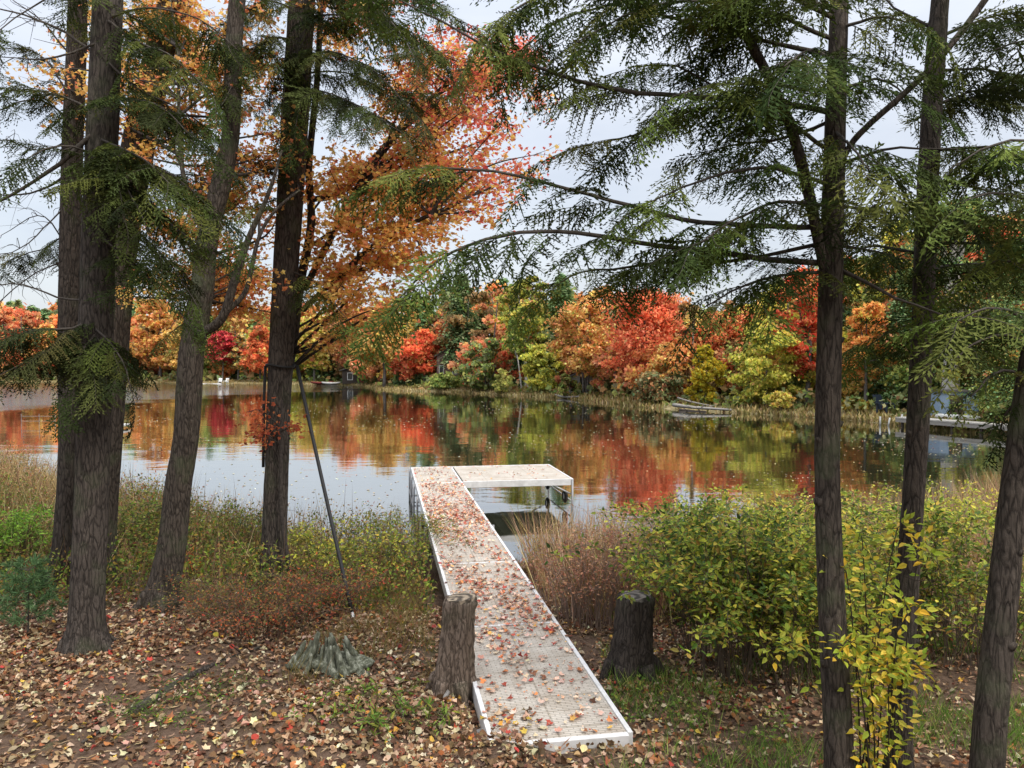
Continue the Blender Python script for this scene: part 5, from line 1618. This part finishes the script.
shrub('yellowing bush at the water left of the slim hemlock trunk', 795, 600, 1.5, .9, 80, 40, (.042, .075), LY + LOL, (.13, .10, .075))
# yellow sapling between the slim trunks
bs_ = at(878, 775, 5.35); bs_[2] = gz1(bs_[0], bs_[1])
shrub('yellow leaved sapling growing between the two slim trunks', 0, 0, 2.15, .20, 14, 84, (.05, .085), [(150, 164, 58), (160, 168, 60), (178, 182, 66), (226, 190, 62), (212, 182, 60), (232, 204, 86), (170, 176, 62), (150, 164, 58)], (.05, .04, .03), name='yellow_sapling', lo=.16, spread=.55, base=bs_, stem_r=.008, jit=.11, wild=.06)
# left of the dock
shrub('bright green bush at the left picture edge', 8, 566, .95, .55, 50, 40, (.05, .08), [(112, 148, 48), (134, 166, 58), (92, 124, 42)])
shrub('green bush between the triple trunks and the leaning maple', 132, 560, 1.0, .75, 70, 36, (.042, .075), LG + LOL)
shrub('olive bush right of the leaning maple', 222, 560, 1.0, .7, 70, 36, (.04, .065), LG + LOL)
shrub('olive green bush behind the black strap', 345, 588, .95, .7, 70, 36, (.042, .075), LOL + LY, (.16, .12, .09))
shrub('yellow green weedy bush at the left side of the dock', 402, 572, 1.0, .6, 70, 34, (.05, .08), LOL + LG, (.16, .12, .09), tpl=LANCE)
shrub('reddish brown small leaved shrub in front of the strapped trunk', 262, 632, .62, .62, 90, 40, (.025, .045), LBR + LBR + LRD, (.12, .085, .06), lo=.1, spread=.8)
shrub('brown and olive small leaved shrub left of the rotten stump', 232, 616, .5, .5, 70, 40, (.025, .04), LBR + LOL, (.12, .085, .06), lo=.1, spread=.8)
shrub('red tinged shrub around the foot of the black strap', 330, 612, .6, .5, 70, 34, (.03, .05), LRD + LBR + LOL, (.13, .09, .065), lo=.1, spread=.7)
shrub('small orange leaved seedling beside the leaning maple', 192, 578, .42, .16, 8, 12, (.05, .08), [(222, 132, 60), (206, 110, 54)], name='maple_seedling', lo=.3)
shrub('dark green low bush left of the triple trunks', 28, 556, .65, .5, 40, 34, (.04, .06), LOL + LG)
# low green plants on the leaf litter
def lowplant(label, px, py, h, r, n, pal, tpl=LANCE, size=(.05, .1)):
    shrub(label, px, py, h, r, n, 14, size, pal, (.07, .08, .03), name='low_plant', lo=.05, spread=1.3, tpl=tpl, cat='plant', group='low plants on the near bank', jit=.04, stem_r=.003)
GRN = [(104, 132, 52), (86, 112, 44), (128, 148, 66), (140, 140, 60)]
lowplant('low fern like plant between the rotten stump and the tall brown stump', 378, 716, .2, .2, 24, GRN)
lowplant('low green plant on the leaves just left of the tall brown stump', 424, 722, .13, .14, 14, GRN)
lowplant('small green plant under the gnarled root', 172, 712, .16, .24, 34, [(84, 112, 40), (104, 130, 50)], size=(.03, .06))
lowplant('small weed growing through the left edge of the dock', 476, 672, .16, .09, 12, [(120, 124, 70), (104, 116, 58)], size=(.03, .06))
lowplant('low green weeds left of the slim hemlock trunk', 742, 730, .18, .3, 22, GRN, OV, (.03, .06))
lowplant('low green weeds right of the near dock corner', 650, 712, .16, .26, 22, GRN, OV, (.03, .06))

lowplant('mossy green plant on the ledge above the gnarled root', 205, 690, .12, .22, 30, [(84, 112, 40), (104, 130, 50)], size=(.03, .06))
lowplant('low green weed in the leaves in front of the rotten stump', 345, 700, .14, .2, 22, GRN, OV, (.03, .06))

# young white pine at left
b_ = ground_hit(28, 636)
pn = thing('pine_sapling', 'knee high young pine with soft bluish needles left of the triple trunks', 'tree', b_)
gw, gn = Geo(), Geo()
gw.tube([b_ - [0, 0, .05], b_ + [.01, 0, .35], b_ + [.03, 0, .78]], [.012, .009, .004], 6)
for z in (.2, .36, .5, .62, .76):
    for k in range(6 if z < .7 else 4):
        an = k * 1.05 + z * 9
        L = (.34 - .3 * z) * rng.uniform(.8, 1.2) + .06
        e = b_ + [math.cos(an) * L, math.sin(an) * L, z + .10]
        s0 = b_ + [.01, 0, z]
        gw.tube([s0, (s0 + e) / 2, e], [.005, .004, .003], 4)
        n = 90
        f = rng.uniform(.3, 1.0, n)[:, None]
        tv = NEED[0].copy(); tv[:, 0] *= .32
        gn.inst(tv, NEED[1], s0 * (1 - f) + e * f, nrm(nrm(e - s0) * .8 + rdir(n)), rdir(n), rng.uniform(.07, .11, n), pick([(84, 112, 72), (104, 130, 88), (70, 94, 58)], n, .12))
gw.build('stem', M_TWIG, pn); gn.build('needles', M_NEED, pn)

# dry grass and mixed undergrowth
def blades(name, label, n, region, hlo, hhi, wdt, pal, mat_=None, cat='grass', lean=.45):
    P = region(n)
    n = len(P)
    g = Geo()
    tv = BLADE[0].copy(); tv[:, 0] *= wdt
    fw = nrm(rdir(n) * [1, 1, .3] * lean + [0, 0, 1])
    g.inst(tv, BLADE[1], P, fw, nrm(rdir(n, .1)), rng.uniform(hlo, hhi, n), pick(pal, n, .15))
    kind(tag(g.build(name, mat_ or M_STALK), label, cat), 'stuff')
def reg_left(n):
    y_ = np.sqrt(rng.uniform(11 ** 2, 46 ** 2, n * 3)); x_ = -rng.uniform(.24, .78, n * 3) * y_
    s = sdf(x_, y_)
    ok = (s > .0) & (s < 11) & off_dock(x_, y_, .7) & (rng.uniform(size=len(s)) < np.clip(.25 + .75 * (y_ - 11) / 8, .2, 1))
    x_, y_ = x_[ok][:n], y_[ok][:n]
    return np.stack([x_, y_, gz(x_, y_) - .02], 1)
TAN = [(178, 152, 108), (158, 132, 90), (192, 170, 126), (138, 114, 76), (126, 116, 70), (152, 112, 84)]
blades('dry_grass', 'tall tan dry grass along the left bank', 15000, reg_left, .3, 1.2, .012, TAN)
def reg_right(n):
    y_ = np.sqrt(rng.uniform(9.5 ** 2, 27 ** 2, n * 3)); x_ = rng.uniform(.02, .80, n * 3) * y_
    s = sdf(x_, y_)
    ok = (s > .1) & (s < 6.5) & off_dock(x_, y_, .3)
    x_, y_ = x_[ok][:n], y_[ok][:n]
    return np.stack([x_, y_, gz(x_, y_) - .02], 1)
blades('dry_reeds', 'tan and pinkish dry stalks along the right bank', 17000, reg_right, .5, 1.45, .012, TAN + [(180, 140, 120), (164, 120, 100)])
def reg_green(n):
    y_ = np.sqrt(rng.uniform(5.0 ** 2, 8.6 ** 2, n * 3)); x_ = rng.uniform(.12, .80, n * 3) * y_
    q = wob(x_ * 1.6, y_ * 1.6) + rng.normal(size=len(x_)) * .3
    ok = off_dock(x_, y_, .06) & (q > .25)
    x_, y_ = x_[ok][:n], y_[ok][:n]
    return np.stack([x_, y_, gz(x_, y_) - .01], 1)
blades('green_grass', 'short green grass at the lower right bank', 7500, reg_green, .06, .24, .035, [(96, 130, 48), (120, 150, 64), (80, 108, 42), (150, 156, 84)], M_BUSH, lean=.7)
def reg_dockleft(n):
    y_ = rng.uniform(7.4, 14, n * 3); x_ = rng.uniform(-2.3, .2, n * 3)
    ok = off_dock(x_, y_, .3) & (sdf(x_, y_) > .3) & (wob(x_ * 1.3 + 3, y_ * 1.3) > -.4)
    x_, y_ = x_[ok][:n], y_[ok][:n]
    return np.stack([x_, y_, gz(x_, y_) - .01], 1)
blades('bank_grass', 'mixed green and tan grass left of the dock', 2600, reg_dockleft, .10, .36, .024, [(126, 116, 66), (112, 108, 56), (150, 128, 82), (130, 96, 62)], M_BUSH, lean=.7)
# loose low brush filling the bank
def brush(name, label, n, region, hmax, size, pal, tpl=OV):
    P = region(n); n = len(P)
    hm = hmax * (.55 + .45 * np.clip(wob(P[:, 0] * .9, P[:, 1] * .9), -1, 1))
    P = P + np.stack([np.zeros(n), np.zeros(n), np.abs(hm) * rng.uniform(.05, 1, n)], 1)
    g = Geo()
    g.inst(*tpl, P, rdir(n), nrm(rdir(n) * .6 + [0, -.1, .8]), rng.uniform(*size, n), pick(pal, n, .16))
    # thin stalks under the leaves
    k = n // 7
    q = P[:k].copy(); q[:, 2] = gz(q[:, 0], q[:, 1]) - .03
    tv = BLADE[0].copy(); tv[:, 0] *= .012
    dv = P[:k] - q + rng.normal(size=(k, 3)) * .22
    g.inst(tv, BLADE[1], q, dv, rdir(k, .1), np.linalg.norm(dv, axis=1) + .08, pick([(110, 86, 64), (140, 112, 84), (88, 66, 50)], k, .2))
    kind(tag(g.build(name, M_BUSH), label, 'undergrowth'), 'stuff')
def reg_lb(n):
    y_ = np.sqrt(rng.uniform(9.9 ** 2, 19 ** 2, n * 3)); x_ = -rng.uniform(.10, .80, n * 3) * y_
    s = sdf(x_, y_)
    ok = (s > .4) & off_dock(x_, y_, .15)
    x_, y_ = x_[ok][:n], y_[ok][:n]
    return np.stack([x_, y_, gz(x_, y_)], 1)
brush('left_undergrowth', 'green and brown undergrowth behind the left trunks', 40000, reg_lb, 1.0, (.045, .08), LOL + LG + LBR + LG)
def reg_rb(n):
    y_ = np.sqrt(rng.uniform(7.9 ** 2, 20 ** 2, n * 3)); x_ = rng.uniform(.13, .82, n * 3) * y_
    s = sdf(x_, y_)
    ok = (s > .5) & off_dock(x_, y_, .5) & ((y_ > 9.3) | (x_ > 2.2))
    x_, y_ = x_[ok][:n], y_[ok][:n]
    return np.stack([x_, y_, gz(x_, y_)], 1)
def reg_lt(n):
    y_ = np.sqrt(rng.uniform(12 ** 2, 40 ** 2, n * 3)); x_ = -rng.uniform(.14, .80, n * 3) * y_
    s = sdf(x_, y_)
    ok = (s > .0) & (s < 10) & off_dock(x_, y_, .5)
    x_, y_ = x_[ok][:n], y_[ok][:n]
    return np.stack([x_, y_, gz(x_, y_)], 1)
brush('seedy_brush', 'brown seed heads and small leaves of the left bank brush', 44000, reg_lt, 1.2, (.03, .075), TAN + LBR + LOL + LRD[1:2])
brush('right_undergrowth', 'green and yellow undergrowth filling the right bank', 15000, reg_rb, .75, (.035, .07), LG + LOL + LBR + TAN[:3])
for o_ in bpy.data.objects:
    if o_.name in ('left_undergrowth', 'right_undergrowth'):
        o_.name = 'undergrowth'
